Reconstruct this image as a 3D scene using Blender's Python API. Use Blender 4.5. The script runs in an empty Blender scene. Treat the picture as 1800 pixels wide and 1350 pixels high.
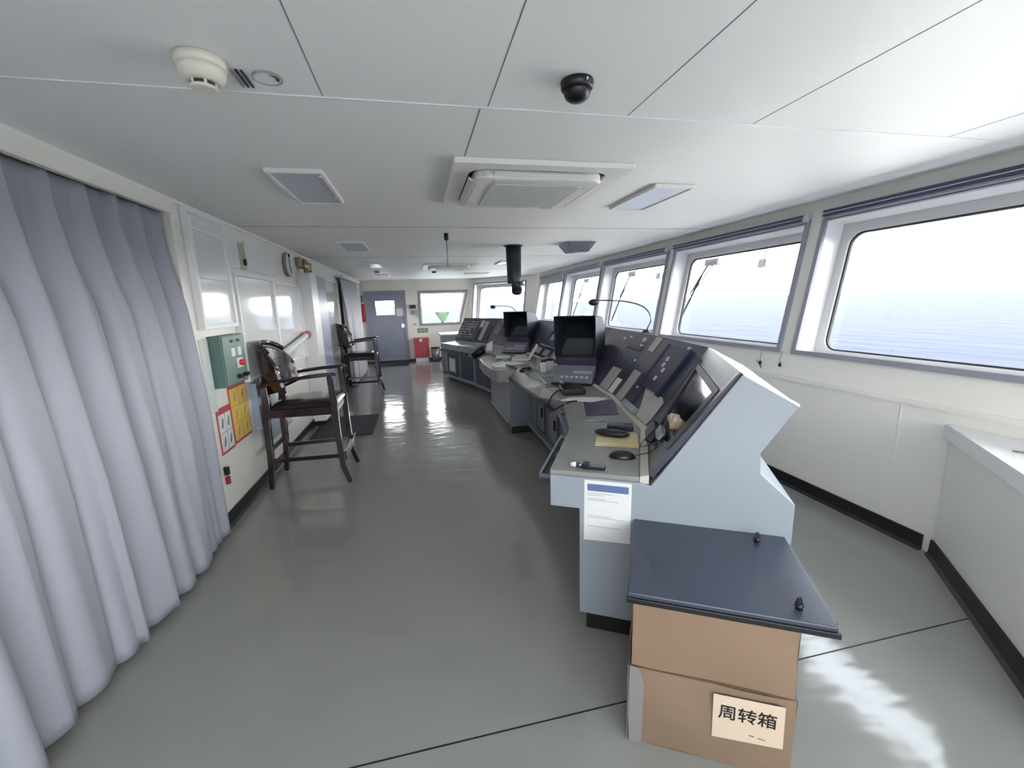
import bpy, bmesh, math, random
from mathutils import Vector, Matrix
random.seed(7)
scn = bpy.context.scene
COL = scn.collection
PI = math.pi

# ------------------------------------------------------------------ camera
CH = 1.5; H = 2.18
def make_camera():
    pit, rol, yaw = math.radians(10.8), math.radians(1.8), math.radians(12.1)
    fwd = Vector((math.sin(yaw)*math.cos(pit), math.cos(yaw)*math.cos(pit), -math.sin(pit)))
    right = Vector((math.cos(yaw), -math.sin(yaw), 0)); up = right.cross(fwd)
    R = right*math.cos(rol) - up*math.sin(rol); U = up*math.cos(rol) + right*math.sin(rol)
    cam = bpy.data.cameras.new('camera'); cam.sensor_width = 36; cam.lens = 36*750/1800
    cam.clip_start = .02; cam.clip_end = 20000
    o = bpy.data.objects.new('camera', cam); COL.objects.link(o)
    m = Matrix((R, U, -fwd)).transposed().to_4x4(); m.translation = (0, 0, CH)
    o.matrix_world = m; scn.camera = o
make_camera()
scn.view_settings.view_transform = 'Standard'; scn.view_settings.look = 'None'
scn.view_settings.gamma = 1; scn.view_settings.use_curve_mapping = False
scn.view_settings.exposure = 1.82

# ------------------------------------------------------------------ world: hazy white sky
w = bpy.data.worlds.new('hazy_sky'); scn.world = w; w.use_nodes = True
nt = w.node_tree; nt.nodes.clear()
out = nt.nodes.new('ShaderNodeOutputWorld'); bg = nt.nodes.new('ShaderNodeBackground')
tc = nt.nodes.new('ShaderNodeTexCoord'); sp = nt.nodes.new('ShaderNodeSeparateXYZ'); cr = nt.nodes.new('ShaderNodeValToRGB')
nt.links.new(tc.outputs['Generated'], sp.inputs[0]); nt.links.new(sp.outputs['Z'], cr.inputs[0])
cr.color_ramp.elements[0].color = (1, 1, 1, 1); cr.color_ramp.elements[1].color = (.82, .9, 1, 1); cr.color_ramp.elements[1].position = .7
nt.links.new(cr.outputs[0], bg.inputs[0]); bg.inputs[1].default_value = 3.6
nt.links.new(bg.outputs[0], out.inputs[0])

# high sun from abaft the bridge: it falls on the added decks outside and never straight through the windows
sl_ = bpy.data.lights.new('sun', 'SUN'); sl_.energy = 5.5; sl_.angle = .02; sl_.color = (1, .97, .92)
so_ = bpy.data.objects.new('sun', sl_); COL.objects.link(so_); so_.location = (-5, 5, 12)
so_.rotation_euler = Vector((-.55, 0, .84)).to_track_quat('Z', 'Y').to_euler()

# portals mark the window openings for the sky light; they give off no light of their own
def portal(loc, normal, sx, sy):
    l = bpy.data.lights.new('window_portal', 'AREA'); l.shape = 'RECTANGLE'; l.size = sx; l.size_y = sy
    l.cycles.is_portal = True
    o = bpy.data.objects.new('window_portal', l); COL.objects.link(o); o.location = loc
    o.rotation_euler = Vector(normal).to_track_quat('-Z', 'Y').to_euler()

# ------------------------------------------------------------------ materials
def s2l(c): return tuple(((x/12.92) if x <= .04045 else ((x+.055)/1.055)**2.4) for x in c)
MATS = {}
def mat(name, rgb, rough=.5, metal=0, spec=.5, coat=0, noise=0, nscale=8, bump=0, bscale=30, emit=0, stretch=None):
    """rgb given in display (sRGB) values 0..1"""
    if name in MATS: return MATS[name]
    m = bpy.data.materials.new(name); m.use_nodes = True; n = m.node_tree; b = n.nodes['Principled BSDF']
    c = s2l(rgb)
    b.inputs['Base Color'].default_value = (*c, 1); b.inputs['Roughness'].default_value = rough
    b.inputs['Metallic'].default_value = metal; b.inputs['Specular IOR Level'].default_value = spec
    b.inputs['Coat Weight'].default_value = coat; b.inputs['Coat Roughness'].default_value = .1
    t = n.nodes.new('ShaderNodeTexCoord'); mp = n.nodes.new('ShaderNodeMapping'); n.links.new(t.outputs['Object'], mp.inputs[0])
    if stretch: mp.inputs['Scale'].default_value = stretch
    if noise:
        nz = n.nodes.new('ShaderNodeTexNoise'); nz.inputs['Scale'].default_value = nscale; nz.inputs['Detail'].default_value = 5
        n.links.new(mp.outputs[0], nz.inputs['Vector'])
        mx = n.nodes.new('ShaderNodeMix'); mx.data_type = 'RGBA'
        mx.inputs[6].default_value = (*[x*(1-noise) for x in c], 1); mx.inputs[7].default_value = (*[min(1, x*(1+noise)) for x in c], 1)
        n.links.new(nz.outputs['Fac'], mx.inputs[0]); n.links.new(mx.outputs[2], b.inputs['Base Color'])
    if bump:
        nb = n.nodes.new('ShaderNodeTexNoise'); nb.inputs['Scale'].default_value = bscale; nb.inputs['Detail'].default_value = 3
        n.links.new(mp.outputs[0], nb.inputs['Vector'])
        bp = n.nodes.new('ShaderNodeBump'); bp.inputs['Strength'].default_value = bump; bp.inputs['Distance'].default_value = .02
        n.links.new(nb.outputs['Fac'], bp.inputs['Height']); n.links.new(bp.outputs[0], b.inputs['Normal'])
    MATS[name] = m; return m
def glassmat(name, refl=.08, tint=(1, 1, 1)):
    if name in MATS: return MATS[name]
    m = bpy.data.materials.new(name); m.use_nodes = True; n = m.node_tree; n.nodes.clear()
    o = n.nodes.new('ShaderNodeOutputMaterial'); tr = n.nodes.new('ShaderNodeBsdfTransparent'); gl = n.nodes.new('ShaderNodeBsdfGlossy')
    tr.inputs[0].default_value = (*tint, 1); gl.inputs['Roughness'].default_value = .02; gl.inputs[0].default_value = (.9, .9, .9, 1)
    lw = n.nodes.new('ShaderNodeLayerWeight'); lw.inputs[0].default_value = .5
    pw = n.nodes.new('ShaderNodeMath'); pw.operation = 'POWER'; pw.inputs[1].default_value = 5; n.links.new(lw.outputs['Facing'], pw.inputs[0])
    ma = n.nodes.new('ShaderNodeMath'); ma.operation = 'MULTIPLY_ADD'; ma.inputs[1].default_value = .5; ma.inputs[2].default_value = .025; n.links.new(pw.outputs[0], ma.inputs[0])
    mx = n.nodes.new('ShaderNodeMixShader'); n.links.new(ma.outputs[0], mx.inputs[0])
    n.links.new(tr.outputs[0], mx.inputs[1]); n.links.new(gl.outputs[0], mx.inputs[2]); n.links.new(mx.outputs[0], o.inputs[0])
    MATS[name] = m; return m
M = {}
M['ceil'] = mat('ceiling_panel_paint', (.93, .925, .92), .55, noise=.015, nscale=2)
M['wall'] = mat('cream_wall_paint', (.915, .905, .87), .35, noise=.02, nscale=3)
M['white'] = mat('white_gloss_paint', (.91, .91, .91), .3)
M['offwhite'] = mat('offwhite_plastic', (.88, .86, .80), .4)
M['winframe'] = mat('grey_window_trim', (.58, .58, .62), .4)
M['paneframe'] = mat('light_pane_frame', (.80, .80, .80), .4)
M['gasket'] = mat('dark_rubber_gasket', (.18, .18, .2), .6)
M['black'] = mat('black_rubber_skirting', (.09, .085, .09), .45, noise=.1)
M['blackp'] = mat('black_plastic', (.07, .07, .085), .35)
M['navy'] = mat('dark_navy_metal', (.13, .15, .21), .38, noise=.08)
M['blind'] = mat('dark_blue_blind_housing', (.27, .27, .38), .35)
M['silver'] = mat('polished_steel', (.8, .8, .82), .2, metal=1)
M['steel'] = mat('brushed_steel', (.55, .56, .6), .35, metal=1)
M['cons'] = mat('pale_blue_grey_console_paint', (.57, .60, .635), .38, noise=.015, nscale=3)
M['consdk'] = mat('mid_grey_console_paint', (.47, .48, .53), .4, noise=.02)
M['desk'] = mat('grey_desk_laminate', (.54, .545, .535), .33, noise=.05, nscale=40)
M['face'] = mat('slate_instrument_panel', (.27, .27, .33), .3, noise=.05, nscale=6)
M['cream'] = mat('cream_edge_strip', (.78, .765, .715), .45)
M['tan'] = mat('grey_beige_top', (.57, .565, .55), .35)
M['screen'] = mat('dark_glass_screen', (.12, .145, .17), .08, spec=.7, coat=.4)
M['instr'] = mat('dark_purple_instrument', (.22, .21, .30), .35)
M['door_navy'] = mat('navy_cabinet_panel', (.14, .16, .27), .4)
M['paper'] = mat('white_paper', (.86, .87, .87), .6, noise=.03, nscale=20)
M['notepaper'] = mat('creased_grey_paper', (.74, .73, .71), .6, noise=.1, nscale=18, bump=.3, bscale=15)
M['yellow'] = mat('pale_yellow_notebook_paper', (.83, .78, .60), .6)
M['stripe'] = mat('grey_label_strip', (.68, .68, .66), .5)
M['lblue'] = mat('light_blue_plastic', (.60, .66, .73), .4)
M['mat'] = mat('charcoal_rubber_mat', (.17, .165, .2), .7, noise=.1, nscale=60)
M['wood'] = mat('dark_mahogany_wood', (.14, .07, .08), .22, coat=.5, noise=.25, nscale=6, stretch=(1, 1, .2))
M['leather'] = mat('dark_brown_leather', (.13, .10, .12), .25, coat=.3, bump=.1, bscale=60)
M['curtain'] = mat('blue_grey_curtain_fabric', (.62, .63, .665), .75, noise=.03, nscale=60, bump=.08, bscale=300)
M['curtain2'] = mat('pale_grey_curtain_fabric', (.78, .78, .81), .8, noise=.03, nscale=60)
M['card'] = mat('brown_cardboard', (.53, .44, .355), .7, noise=.05, nscale=5, bump=.12, bscale=12)
M['card2'] = mat('duller_brown_cardboard', (.51, .43, .35), .7, noise=.08, nscale=4, bump=.3, bscale=8)
M['tape'] = mat('clear_packing_tape', (.53, .51, .50), .25)
M['lid'] = mat('dark_blue_grey_board', (.24, .265, .32), .27, noise=.04)
M['note'] = mat('cream_label_paper', (.82, .74, .65), .6)
M['ink'] = mat('black_ink', (.05, .04, .05), .6)
M['ceilpl'] = mat('white_fitting_plastic', (.9, .89, .87), .4)
M['diff'] = mat('prismatic_light_diffuser', (.72, .73, .77), .25, bump=.2, bscale=120)
M['diffw'] = mat('pale_light_diffuser', (.86, .87, .92), .25)
M['doorb'] = mat('blue_grey_door_paint', (.58, .62, .70), .3)
M['doorend'] = mat('steel_blue_door_paint', (.53, .55, .63), .28, noise=.03)
M['red'] = mat('muted_red_paint', (.72, .27, .32), .4)
M['darkred'] = mat('dark_red_fabric', (.62, .15, .17), .6)
M['green'] = mat('grey_green_paint', (.45, .56, .51), .4)
M['greendk'] = mat('dark_green_paint', (.33, .43, .41), .4)
M['sign'] = mat('green_safety_sign', (.10, .48, .30), .4)
M['postery'] = mat('yellow_poster_print', (.90, .76, .38), .5, noise=.12, nscale=40)
M['pink'] = mat('red_poster_border', (.74, .32, .34), .5)
M['bluep'] = mat('blue_header_print', (.36, .44, .60), .4, noise=.1, nscale=4)
M['haze'] = mat('translucent_blue_grey_sheet', (.62, .66, .72), .3)
M['pale'] = mat('pale_green_white_panel', (.82, .86, .84), .35, noise=.04, nscale=2)
M['olive'] = mat('pale_olive_card', (.74, .74, .62), .5)
M['seam'] = mat('dark_joint_sealant', (.42, .42, .43), .7)
M['vase'] = mat('pale_green_fluted_fabric', (.80, .88, .78), .6); M['vase'].node_tree.nodes['Principled BSDF'].inputs['Transmission Weight'].default_value = .55
M['glass'] = glassmat('window_glass')
M['button'] = mat('light_grey_button', (.78, .78, .8), .4)
M['redb'] = mat('red_button', (.82, .2, .18), .35)
M['grille'] = mat('grey_grille_mesh', (.84, .84, .84), .5)
M['slot'] = mat('dark_slot', (.2, .2, .21), .6)
M['board'] = mat('white_marker_board_gloss', (.9, .91, .91), .06, spec=.8, coat=1)
M['brass'] = mat('beige_brass', (.68, .60, .47), .3, metal=.4)
M['beige'] = mat('beige_cloth', (.78, .70, .62), .8)
M['brownst'] = mat('brown_rust_stain', (.42, .28, .20), .7)

def floor_material():
    m = bpy.data.materials.new('grey_gloss_deck_paint'); m.use_nodes = True; n = m.node_tree; b = n.nodes['Principled BSDF']
    b.inputs['Roughness'].default_value = .12; b.inputs['Specular IOR Level'].default_value = .5
    t = n.nodes.new('ShaderNodeTexCoord')
    nz = n.nodes.new('ShaderNodeTexNoise'); nz.inputs['Scale'].default_value = 1.5; nz.inputs['Detail'].default_value = 6
    n.links.new(t.outputs['Object'], nz.inputs['Vector'])
    mx = n.nodes.new('ShaderNodeMix'); mx.data_type = 'RGBA'
    mx.inputs[6].default_value = (*s2l((.55, .55, .53)), 1); mx.inputs[7].default_value = (*s2l((.59, .59, .57)), 1)
    n.links.new(nz.outputs['Fac'], mx.inputs[0]); n.links.new(mx.outputs[2], b.inputs['Base Color'])
    nb = n.nodes.new('ShaderNodeTexNoise'); nb.inputs['Scale'].default_value = 5; nb.inputs['Detail'].default_value = 2
    mp = n.nodes.new('ShaderNodeMapping'); mp.inputs['Scale'].default_value = (.6, 1.6, 1); n.links.new(t.outputs['Object'], mp.inputs[0]); n.links.new(mp.outputs[0], nb.inputs['Vector'])
    bp = n.nodes.new('ShaderNodeBump'); bp.inputs['Strength'].default_value = .25; bp.inputs['Distance'].default_value = .02
    n.links.new(nb.outputs['Fac'], bp.inputs['Height']); n.links.new(bp.outputs[0], b.inputs['Normal'])
    return m
M['floor'] = floor_material()
def sea_material():
    m = bpy.data.materials.new('hazy_blue_sea'); m.use_nodes = True; n = m.node_tree; b = n.nodes['Principled BSDF']
    b.inputs['Base Color'].default_value = (.009, .014, .026, 1); b.inputs['Roughness'].default_value = .6; b.inputs['Specular IOR Level'].default_value = .035
    t = n.nodes.new('ShaderNodeTexCoord'); mp = n.nodes.new('ShaderNodeMapping'); mp.inputs['Scale'].default_value = (.06, .02, 1)
    n.links.new(t.outputs['Object'], mp.inputs[0])
    nb = n.nodes.new('ShaderNodeTexNoise'); nb.inputs['Scale'].default_value = 1; nb.inputs['Detail'].default_value = 8
    n.links.new(mp.outputs[0], nb.inputs['Vector'])
    bp = n.nodes.new('ShaderNodeBump'); bp.inputs['Strength'].default_value = .5; bp.inputs['Distance'].default_value = 3
    n.links.new(nb.outputs['Fac'], bp.inputs['Height']); n.links.new(bp.outputs[0], b.inputs['Normal'])
    return m
M['sea'] = sea_material()

# ------------------------------------------------------------------ mesh helpers
class MB:
    def __init__(s): s.v = []; s.f = []; s.smooth = []
    def add(s, vs, fs, smooth=False):
        n = len(s.v); s.v += [tuple(v) for v in vs]
        for f in fs: s.f.append(tuple(i+n for i in f)); s.smooth.append(smooth)
        return s
    def hexa(s, p):   # 8 points: bottom 4 ccw, top 4 ccw
        return s.add(p, [(3, 2, 1, 0), (4, 5, 6, 7), (0, 1, 5, 4), (1, 2, 6, 5), (2, 3, 7, 6), (3, 0, 4, 7)])
    def box(s, x0, x1, y0, y1, z0, z1):
        return s.hexa([(x0, y0, z0), (x1, y0, z0), (x1, y1, z0), (x0, y1, z0), (x0, y0, z1), (x1, y0, z1), (x1, y1, z1), (x0, y1, z1)])
    def fbox(s, F, u0, u1, v0, v1, n0, n1):
        return s.hexa([F(u0, v0, n0), F(u1, v0, n0), F(u1, v1, n0), F(u0, v1, n0), F(u0, v0, n1), F(u1, v0, n1), F(u1, v1, n1), F(u0, v1, n1)])
    def prism(s, poly, z0, z1, F=None):   # poly list of (u,v), extruded along third axis
        F = F or (lambda a, b, c: (a, b, c)); n = len(poly)
        vs = [F(a, b, z0) for a, b in poly] + [F(a, b, z1) for a, b in poly]
        fs = [tuple(range(n-1, -1, -1)), tuple(range(n, 2*n))] + [(i, (i+1) % n, n+(i+1) % n, n+i) for i in range(n)]
        return s.add(vs, fs)
    def ring(s, outer, inner, z0, z1, F=None):   # frame between two same-length loops
        F = F or (lambda a, b, c: (a, b, c)); n = len(outer)
        vs = [F(a, b, z0) for a, b in outer]+[F(a, b, z0) for a, b in inner]+[F(a, b, z1) for a, b in outer]+[F(a, b, z1) for a, b in inner]
        fs = []
        for i in range(n):
            j = (i+1) % n
            fs += [(i, n+i, n+j, j), (2*n+i, 2*n+j, 3*n+j, 3*n+i), (i, j, 2*n+j, 2*n+i), (n+i, 3*n+i, 3*n+j, n+j)]
        return s.add(vs, fs)
    def tube(s, pts, r, k=8, caps=True):
        pts = [Vector(p) for p in pts]; rs = r if isinstance(r, (list, tuple)) else [r]*len(pts)
        vs = []; nrm = None
        for i, p in enumerate(pts):
            t = (pts[min(i+1, len(pts)-1)]-pts[max(i-1, 0)]).normalized()
            if nrm is None:
                nrm = t.orthogonal().normalized()
            else:
                nrm = (nrm - t*nrm.dot(t)).normalized()
            b = t.cross(nrm)
            for j in range(k):
                a = 2*PI*j/k; vs.append(p+(nrm*math.cos(a)+b*math.sin(a))*rs[i])
        fs = [(i*k+j, i*k+(j+1) % k, (i+1)*k+(j+1) % k, (i+1)*k+j) for i in range(len(pts)-1) for j in range(k)]
        s.add(vs, fs, True)
        if caps:
            n0 = len(s.v)-len(vs)
            s.f.append(tuple(n0+j for j in range(k-1, -1, -1))); s.smooth.append(False)
            s.f.append(tuple(n0+(len(pts)-1)*k+j for j in range(k))); s.smooth.append(False)
        return s
    def bar(s, pts, w, h, side=None):   # rectangular section along a path; side = width direction
        pts = [Vector(p) for p in pts]; vs = []; n = len(pts)
        ws = w if isinstance(w, (list, tuple)) else [w]*n; hs = h if isinstance(h, (list, tuple)) else [h]*n
        for i, p in enumerate(pts):
            t = (pts[min(i+1, n-1)]-pts[max(i-1, 0)]).normalized()
            sd = Vector(side) if side else t.orthogonal(); sd = (sd - t*sd.dot(t)).normalized(); o = t.cross(sd)
            a, b = sd*ws[i]/2, o*hs[i]/2
            vs += [p-a-b, p+a-b, p+a+b, p-a+b]
        fs = [(i*4+j, i*4+(j+1) % 4, (i+1)*4+(j+1) % 4, (i+1)*4+j) for i in range(n-1) for j in range(4)]
        fs += [(3, 2, 1, 0), tuple((n-1)*4+j for j in range(4))]
        return s.add(vs, fs)
    def lathe(s, prof, c=(0, 0, 0), k=24, ax=None):   # prof [(r,z)]; about z through c
        cx, cy, cz = c; vs = []
        for r, z in prof:
            for j in range(k):
                a = 2*PI*j/k; q = Vector((r*math.cos(a), r*math.sin(a), z))
                if ax: q = Vector((0, 0, 1)).rotation_difference(Vector(ax)) @ q
                vs.append((cx+q[0], cy+q[1], cz+q[2]))
        m = len(prof)
        fs = [(i*k+j, i*k+(j+1) % k, (i+1)*k+(j+1) % k, (i+1)*k+j) for i in range(m-1) for j in range(k)]
        s.add(vs, fs, True); n0 = len(s.v)-len(vs)
        s.f.append(tuple(n0+j for j in range(k-1, -1, -1))); s.smooth.append(False)
        s.f.append(tuple(n0+(m-1)*k+j for j in range(k))); s.smooth.append(False)
        return s
    def ball(s, c, rx, ry, rz, k=16, m=10, lo=-1., hi=1.):
        prof = []
        for i in range(m+1):
            a = math.asin(lo)+(math.asin(hi)-math.asin(lo))*i/m; prof.append((max(math.cos(a), .001), math.sin(a)))
        vs = [(c[0]+r*rx*math.cos(2*PI*j/k), c[1]+r*ry*math.sin(2*PI*j/k), c[2]+z*rz) for r, z in prof for j in range(k)]
        fs = [(i*k+j, i*k+(j+1) % k, (i+1)*k+(j+1) % k, (i+1)*k+j) for i in range(m) for j in range(k)]
        s.add(vs, fs, True); n0 = len(s.v)-len(vs)
        s.f.append(tuple(n0+j for j in range(k-1, -1, -1))); s.smooth.append(True)
        s.f.append(tuple(n0+m*k+j for j in range(k))); s.smooth.append(True)
        return s
    def grid(s, fn, nu, nv, smooth=True, closed=False):
        vs = [fn(i/nu, j/nv) for i in range(nu+1) for j in range(nv+1)]; k = nv+1
        return s.add(vs, [(i*k+j, (i+1)*k+j, (i+1)*k+j+1, i*k+j+1) for i in range(nu) for j in range(nv)], smooth)
    def build(s, name, m, parent=None, bevel=0, solid=0, label=None, segs=2):
        me = bpy.data.meshes.new(name); off = parent.get('_o', (0, 0, 0)) if parent else (0, 0, 0)
        o = bpy.data.objects.new(name, me); COL.objects.link(o)
        if parent is None:
            # origin of a stand-alone thing at the middle of its base
            xs = [v[0] for v in s.v]; ys = [v[1] for v in s.v]; zs = [v[2] for v in s.v]
            off = ((min(xs)+max(xs))/2, (min(ys)+max(ys))/2, min(zs)); o.location = off
            o['_o'] = off
        me.from_pydata([(v[0]-off[0], v[1]-off[1], v[2]-off[2]) for v in s.v], [], s.f)
        bm = bmesh.new(); bm.from_mesh(me); bmesh.ops.recalc_face_normals(bm, faces=bm.faces); bm.to_mesh(me); bm.free()
        for p, sm in zip(me.polygons, s.smooth): p.use_smooth = sm
        me.materials.append(M[m] if isinstance(m, str) else m)
        if parent:
            o.parent = parent
            if parent.type == 'MESH': o['_o'] = off
            else: o['_o'] = off
        if label: o['label'] = label
        if solid:
            d = o.modifiers.new('thickness', 'SOLIDIFY'); d.thickness = solid
        if bevel:
            d = o.modifiers.new('bevel', 'BEVEL'); d.width = bevel; d.segments = segs; d.limit_method = 'ANGLE'; d.angle_limit = .6
        return o
def tag(o, label, cat, group=None):
    o['label'] = label; o['category'] = cat
    if group: o['group'] = group
    return o
def thing(name, loc, label=None, cat=None, group=None):
    o = bpy.data.objects.new(name, None); COL.objects.link(o); o.location = loc; o.empty_display_size = .1
    o['_o'] = tuple(loc)
    if label: tag(o, label, cat, group)
    return o
def struct(o): o['kind'] = 'structure'; return o
def dup(o, parent=None, mesh_share=True):
    c = o.copy(); COL.objects.link(c); c.parent = parent
    for ch in [x for x in bpy.data.objects if x.parent == o]: dup(ch, c)
    return c
def rrect(u0, u1, v0, v1, r, k=5):
    p = []
    for cx, cy, a0 in ((u1-r, v1-r, 0), (u0+r, v1-r, PI/2), (u0+r, v0+r, PI), (u1-r, v0+r, 3*PI/2)):
        for i in range(k+1):
            a = a0+PI/2*i/k; p.append((cx+r*math.cos(a), cy+r*math.sin(a)))
    return p
def frame(O, U, V, N):
    O, U, V, N = Vector(O), Vector(U).normalized(), Vector(V).normalized(), Vector(N).normalized()
    return lambda u, v, n: tuple(O+U*u+V*v+N*n)
XL = -1.41; YE = 12.0; XF = 2.8; YB = -1.9; ZC = .87

# ------------------------------------------------------------------ room shell
struct(MB().box(-3.2, 3.6, YB-.4, 13, -.12, 0).build('floor', 'floor'))
struct(MB().box(-3.2, 3.6, YB-.4, 13, H, H+.12).build('ceiling', 'ceil'))
# aft bulkhead, left of the picture; a curtained recess runs from y=.6 to 3.06
wl = MB(); wl.box(XL-.2, XL, 3.06, YE+.2, 0, H); wl.box(XL-.2, XL, YB-.2, .3, 0, H)
wl.box(XL-.2, XL-.01, .3, 3.06, 2.13, H); wl.box(XL-.8, XL-.75, 0, 3.4, 0, H); wl.box(XL-.8, XL-.2, .2, .3, 0, H); wl.box(XL-.8, XL-.2, 3.06, 3.16, 0, H)
struct(wl.build('wall_left', 'wall'))
def sloped(name, O, U, N2, ulen, wins, vtop):
    """tilted upper wall with openings; lower wall vertical. N2 = outward horizontal normal"""
    N2 = Vector(N2).normalized(); k = .23/1.31
    V = Vector((N2.x*k, N2.y*k, 1)).normalized(); Nn = Vector((N2.x, N2.y, -k)).normalized()
    F = frame(O, U, V, Nn); vt = vtop; m = MB(); vb, vc = wins[0][2], wins[0][3]
    m.fbox(F, 0, ulen, -.004, vb, 0, .2); m.fbox(F, 0, ulen, vc, vt, 0, .2)
    last = 0
    for (u0, u1, _, _) in wins:
        if u0 > last: m.fbox(F, last, u0, vb, vc, 0, .2)
        last = u1
    if last < ulen: m.fbox(F, last, ulen, vb, vc, 0, .2)
    Uv = Vector(U).normalized(); O = Vector(O)
    F2 = lambda a, b, c: tuple(O+Uv*a+Vector((0, 0, 1))*b+N2*c)
    m.fbox(F2, 0, ulen, -ZC, -.03, 0, .16)
    m.fbox(F2, 0, ulen, -.03, 0.0, -.012, .2)      # small ledge moulding where the wall bends
    struct(m.build(name, 'wall'))
    return F, F2
WN = [0]
def window(F, u0, u1, v0, v1, taper=0, corner=.09, blind=True, seed=0):
    WN[0] += 1; n = WN[0]
    loc = F((u0+u1)/2, v0, 0)
    root = struct(thing('window_%d' % n, loc))
    def sq(a, b, c, d): return [(b, d), (a, d), (a, c), (b, c)]
    MB().ring(sq(u0, u1, v0, v1), sq(u0+.035, u1-.035, v0+.035, v1-.035), -.02, .002, F).build('window_frame', 'winframe', root)
    inner = rrect(u0+.10, u1-.10, v0+.065, v1-.10, corner)
    def near(p):   # outer loop of the pane frame, follows a square
        cu, cv = (u0+u1)/2, (v0+v1)/2
        hu, hv = (u1-u0)/2-.03, (v1-v0)/2-.03
        du, dv = p[0]-cu, p[1]-cv; s = max(abs(du)/hu, abs(dv)/hv); return (cu+du/s, cv+dv/s)
    outer = [near(p) for p in inner]
    MB().ring(outer, inner, .15, .19, F).build('pane_frame', 'paneframe', root)
    inner2 = rrect(u0+.112, u1-.112, v0+.077, v1-.112, corner-.01)
    MB().ring(inner, inner2, .165, .185, F).build('gasket', 'gasket', root)
    MB().prism(inner, .172, .178, F).build('window_pane', 'glass', root)
    # painted reveal lining
    sl = MB(); e = .033
    sl.fbox(F, u0+.028, u1-.028, v0+.028, v0+e, 0, .15); sl.fbox(F, u0+.028, u1-.028, v1-e, v1-.028, 0, .15)
    sl.fbox(F, u0+.028, u0+e, v0+e, v1-e, 0, .15); sl.fbox(F, u1-e, u1-.028, v0+e, v1-e, 0, .15)
    sl.build('reveal', 'white', root)
    c = F((u0+u1)/2, (v0+v1)/2, .23); nrm = Vector(F(0, 0, 0))-Vector(F(0, 0, 1))
    portal(c, nrm, (u1-u0), (v1-v0))
    return root
# front wall (right of the picture): window openings measured along the room
WY = [(-.9, .86), (.93, 2.76), (2.87, 4.66), (4.77, 6.6), (6.69, 8.42), (8.52, 10.25)]
y0 = YB
vb, vt = .172, 1.20
FW, FW2 = sloped('wall_front', (XF, y0, ZC), (0, 1, 0), (1, 0, 0), 10.45-y0, [(a-y0, b-y0, vb+.03, vt-.03) for a, b in WY], 1.335)
for a, b in WY: window(FW, a-y0, b-y0, vb, vt)
# angled corner wall between the front wall and the far wall
cA = Vector((1.22, YE, ZC)); cB = Vector((XF, 10.45, ZC)); du = (cB-cA); L = du.length
nn = Vector((-du.y, du.x, 0)).normalized(); nn = nn if nn.x > 0 else -nn
FC, FC2 = sloped('wall_corner', cA-du/L*.12, du, nn, L+.24, [(.30+.12, 1.97+.12, vb+.03, vt-.03)], 1.335)
window(FC, .30+.12, 1.97+.12, vb, vt)
# far wall: door and one window with a slanting right side
def quadring(o, i, z0, z1, F, mb=None):
    mb = mb or MB(); return mb.ring(o, i, z0, z1, F)
FE = frame((0, YE, 0), (1, 0, 0), (0, 0, 1), (0, 1, 0))
we = MB()
we.fbox(FE, -1.6, -1.30, 0, H, 0, .2); we.fbox(FE, -1.30, -.30, 1.88, H, 0, .2); we.fbox(FE, -1.30, -.30, 0, .08, 0, .2)
we.fbox(FE, -.30, .10, 0, H, 0, .2); we.fbox(FE, .10, 1.9, 0, 1.0, 0, .2); we.fbox(FE, .10, 1.9, 1.84, H, 0, .2)
we.prism([(1.13, 1.0), (1.9, 1.0), (1.9, 1.84), (1.37, 1.84)], 0, .2, FE)
struct(we.build('wall_far', 'wall'))
WN[0] += 1
r = struct(thing('window_%d' % WN[0], (.6, YE, .97)))
MB().ring([(1.42, 1.89), (.05, 1.89), (.05, .95), (1.16, .95)], [(1.36, 1.83), (.11, 1.83), (.11, 1.01), (1.12, 1.01)], -.02, .003, FE).build('window_frame', 'winframe', r)
MB().ring([(1.365, 1.84), (.1, 1.84), (.1, 1.0), (1.125, 1.0)], [(1.33, 1.80), (.14, 1.80), (.14, 1.03), (1.10, 1.03)], .1, .14, FE).build('pane_frame', 'paneframe', r)
MB().prism([(1.34, 1.81), (.13, 1.81), (.13, 1.02), (1.11, 1.02)], .11, .116, FE).build('window_pane', 'glass', r)
portal((.65, YE+.16, 1.42), (0, -1, 0), 1.2, .8)
d = struct(thing('door_1', (-.8, YE, 0)))
MB().ring([(-.27, 1.91), (-1.35, 1.91), (-1.35, .05), (-.27, .05)], [(-.33, 1.85), (-1.29, 1.85), (-1.29, .1), (-.33, .1)], -.03, -.001, FE).build('door_frame', 'winframe', d)
MB().ring([(-.31, 1.875), (-1.297, 1.875), (-1.297, .085), (-.31, .085)], [(-.57, 1.65), (-1.06, 1.65), (-1.06, 1.27), (-.57, 1.27)], 0.0, .04, FE).build('door_leaf', 'doorend', d)
MB().fbox(FE, -1.06, -.57, 1.27, 1.65, .017, .023).build('door_pane', 'glass', d)
MB().ring([(-.55, 1.67), (-1.08, 1.67), (-1.08, 1.25), (-.55, 1.25)], [(-.575, 1.645), (-1.055, 1.645), (-1.055, 1.275), (-.575, 1.275)], -.008, .0, FE).build('pane_surround', 'winframe', d)
MB().fbox(FE, -.43, -.36, .93, 1.03, -.012, 0).fbox(FE, -.42, -.40, .97, .99, -.05, -.012).fbox(FE, -.42, -.34, .965, .985, -.06, -.045).build('door_handle', 'silver', d)
MB().fbox(FE, -.54, -.36, 1.24, 1.44, -.006, 0).build('door_notice', 'paper', d)
portal((-.81, YE+.06, 1.46), (0, -1, 0), .5, .4)
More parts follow.
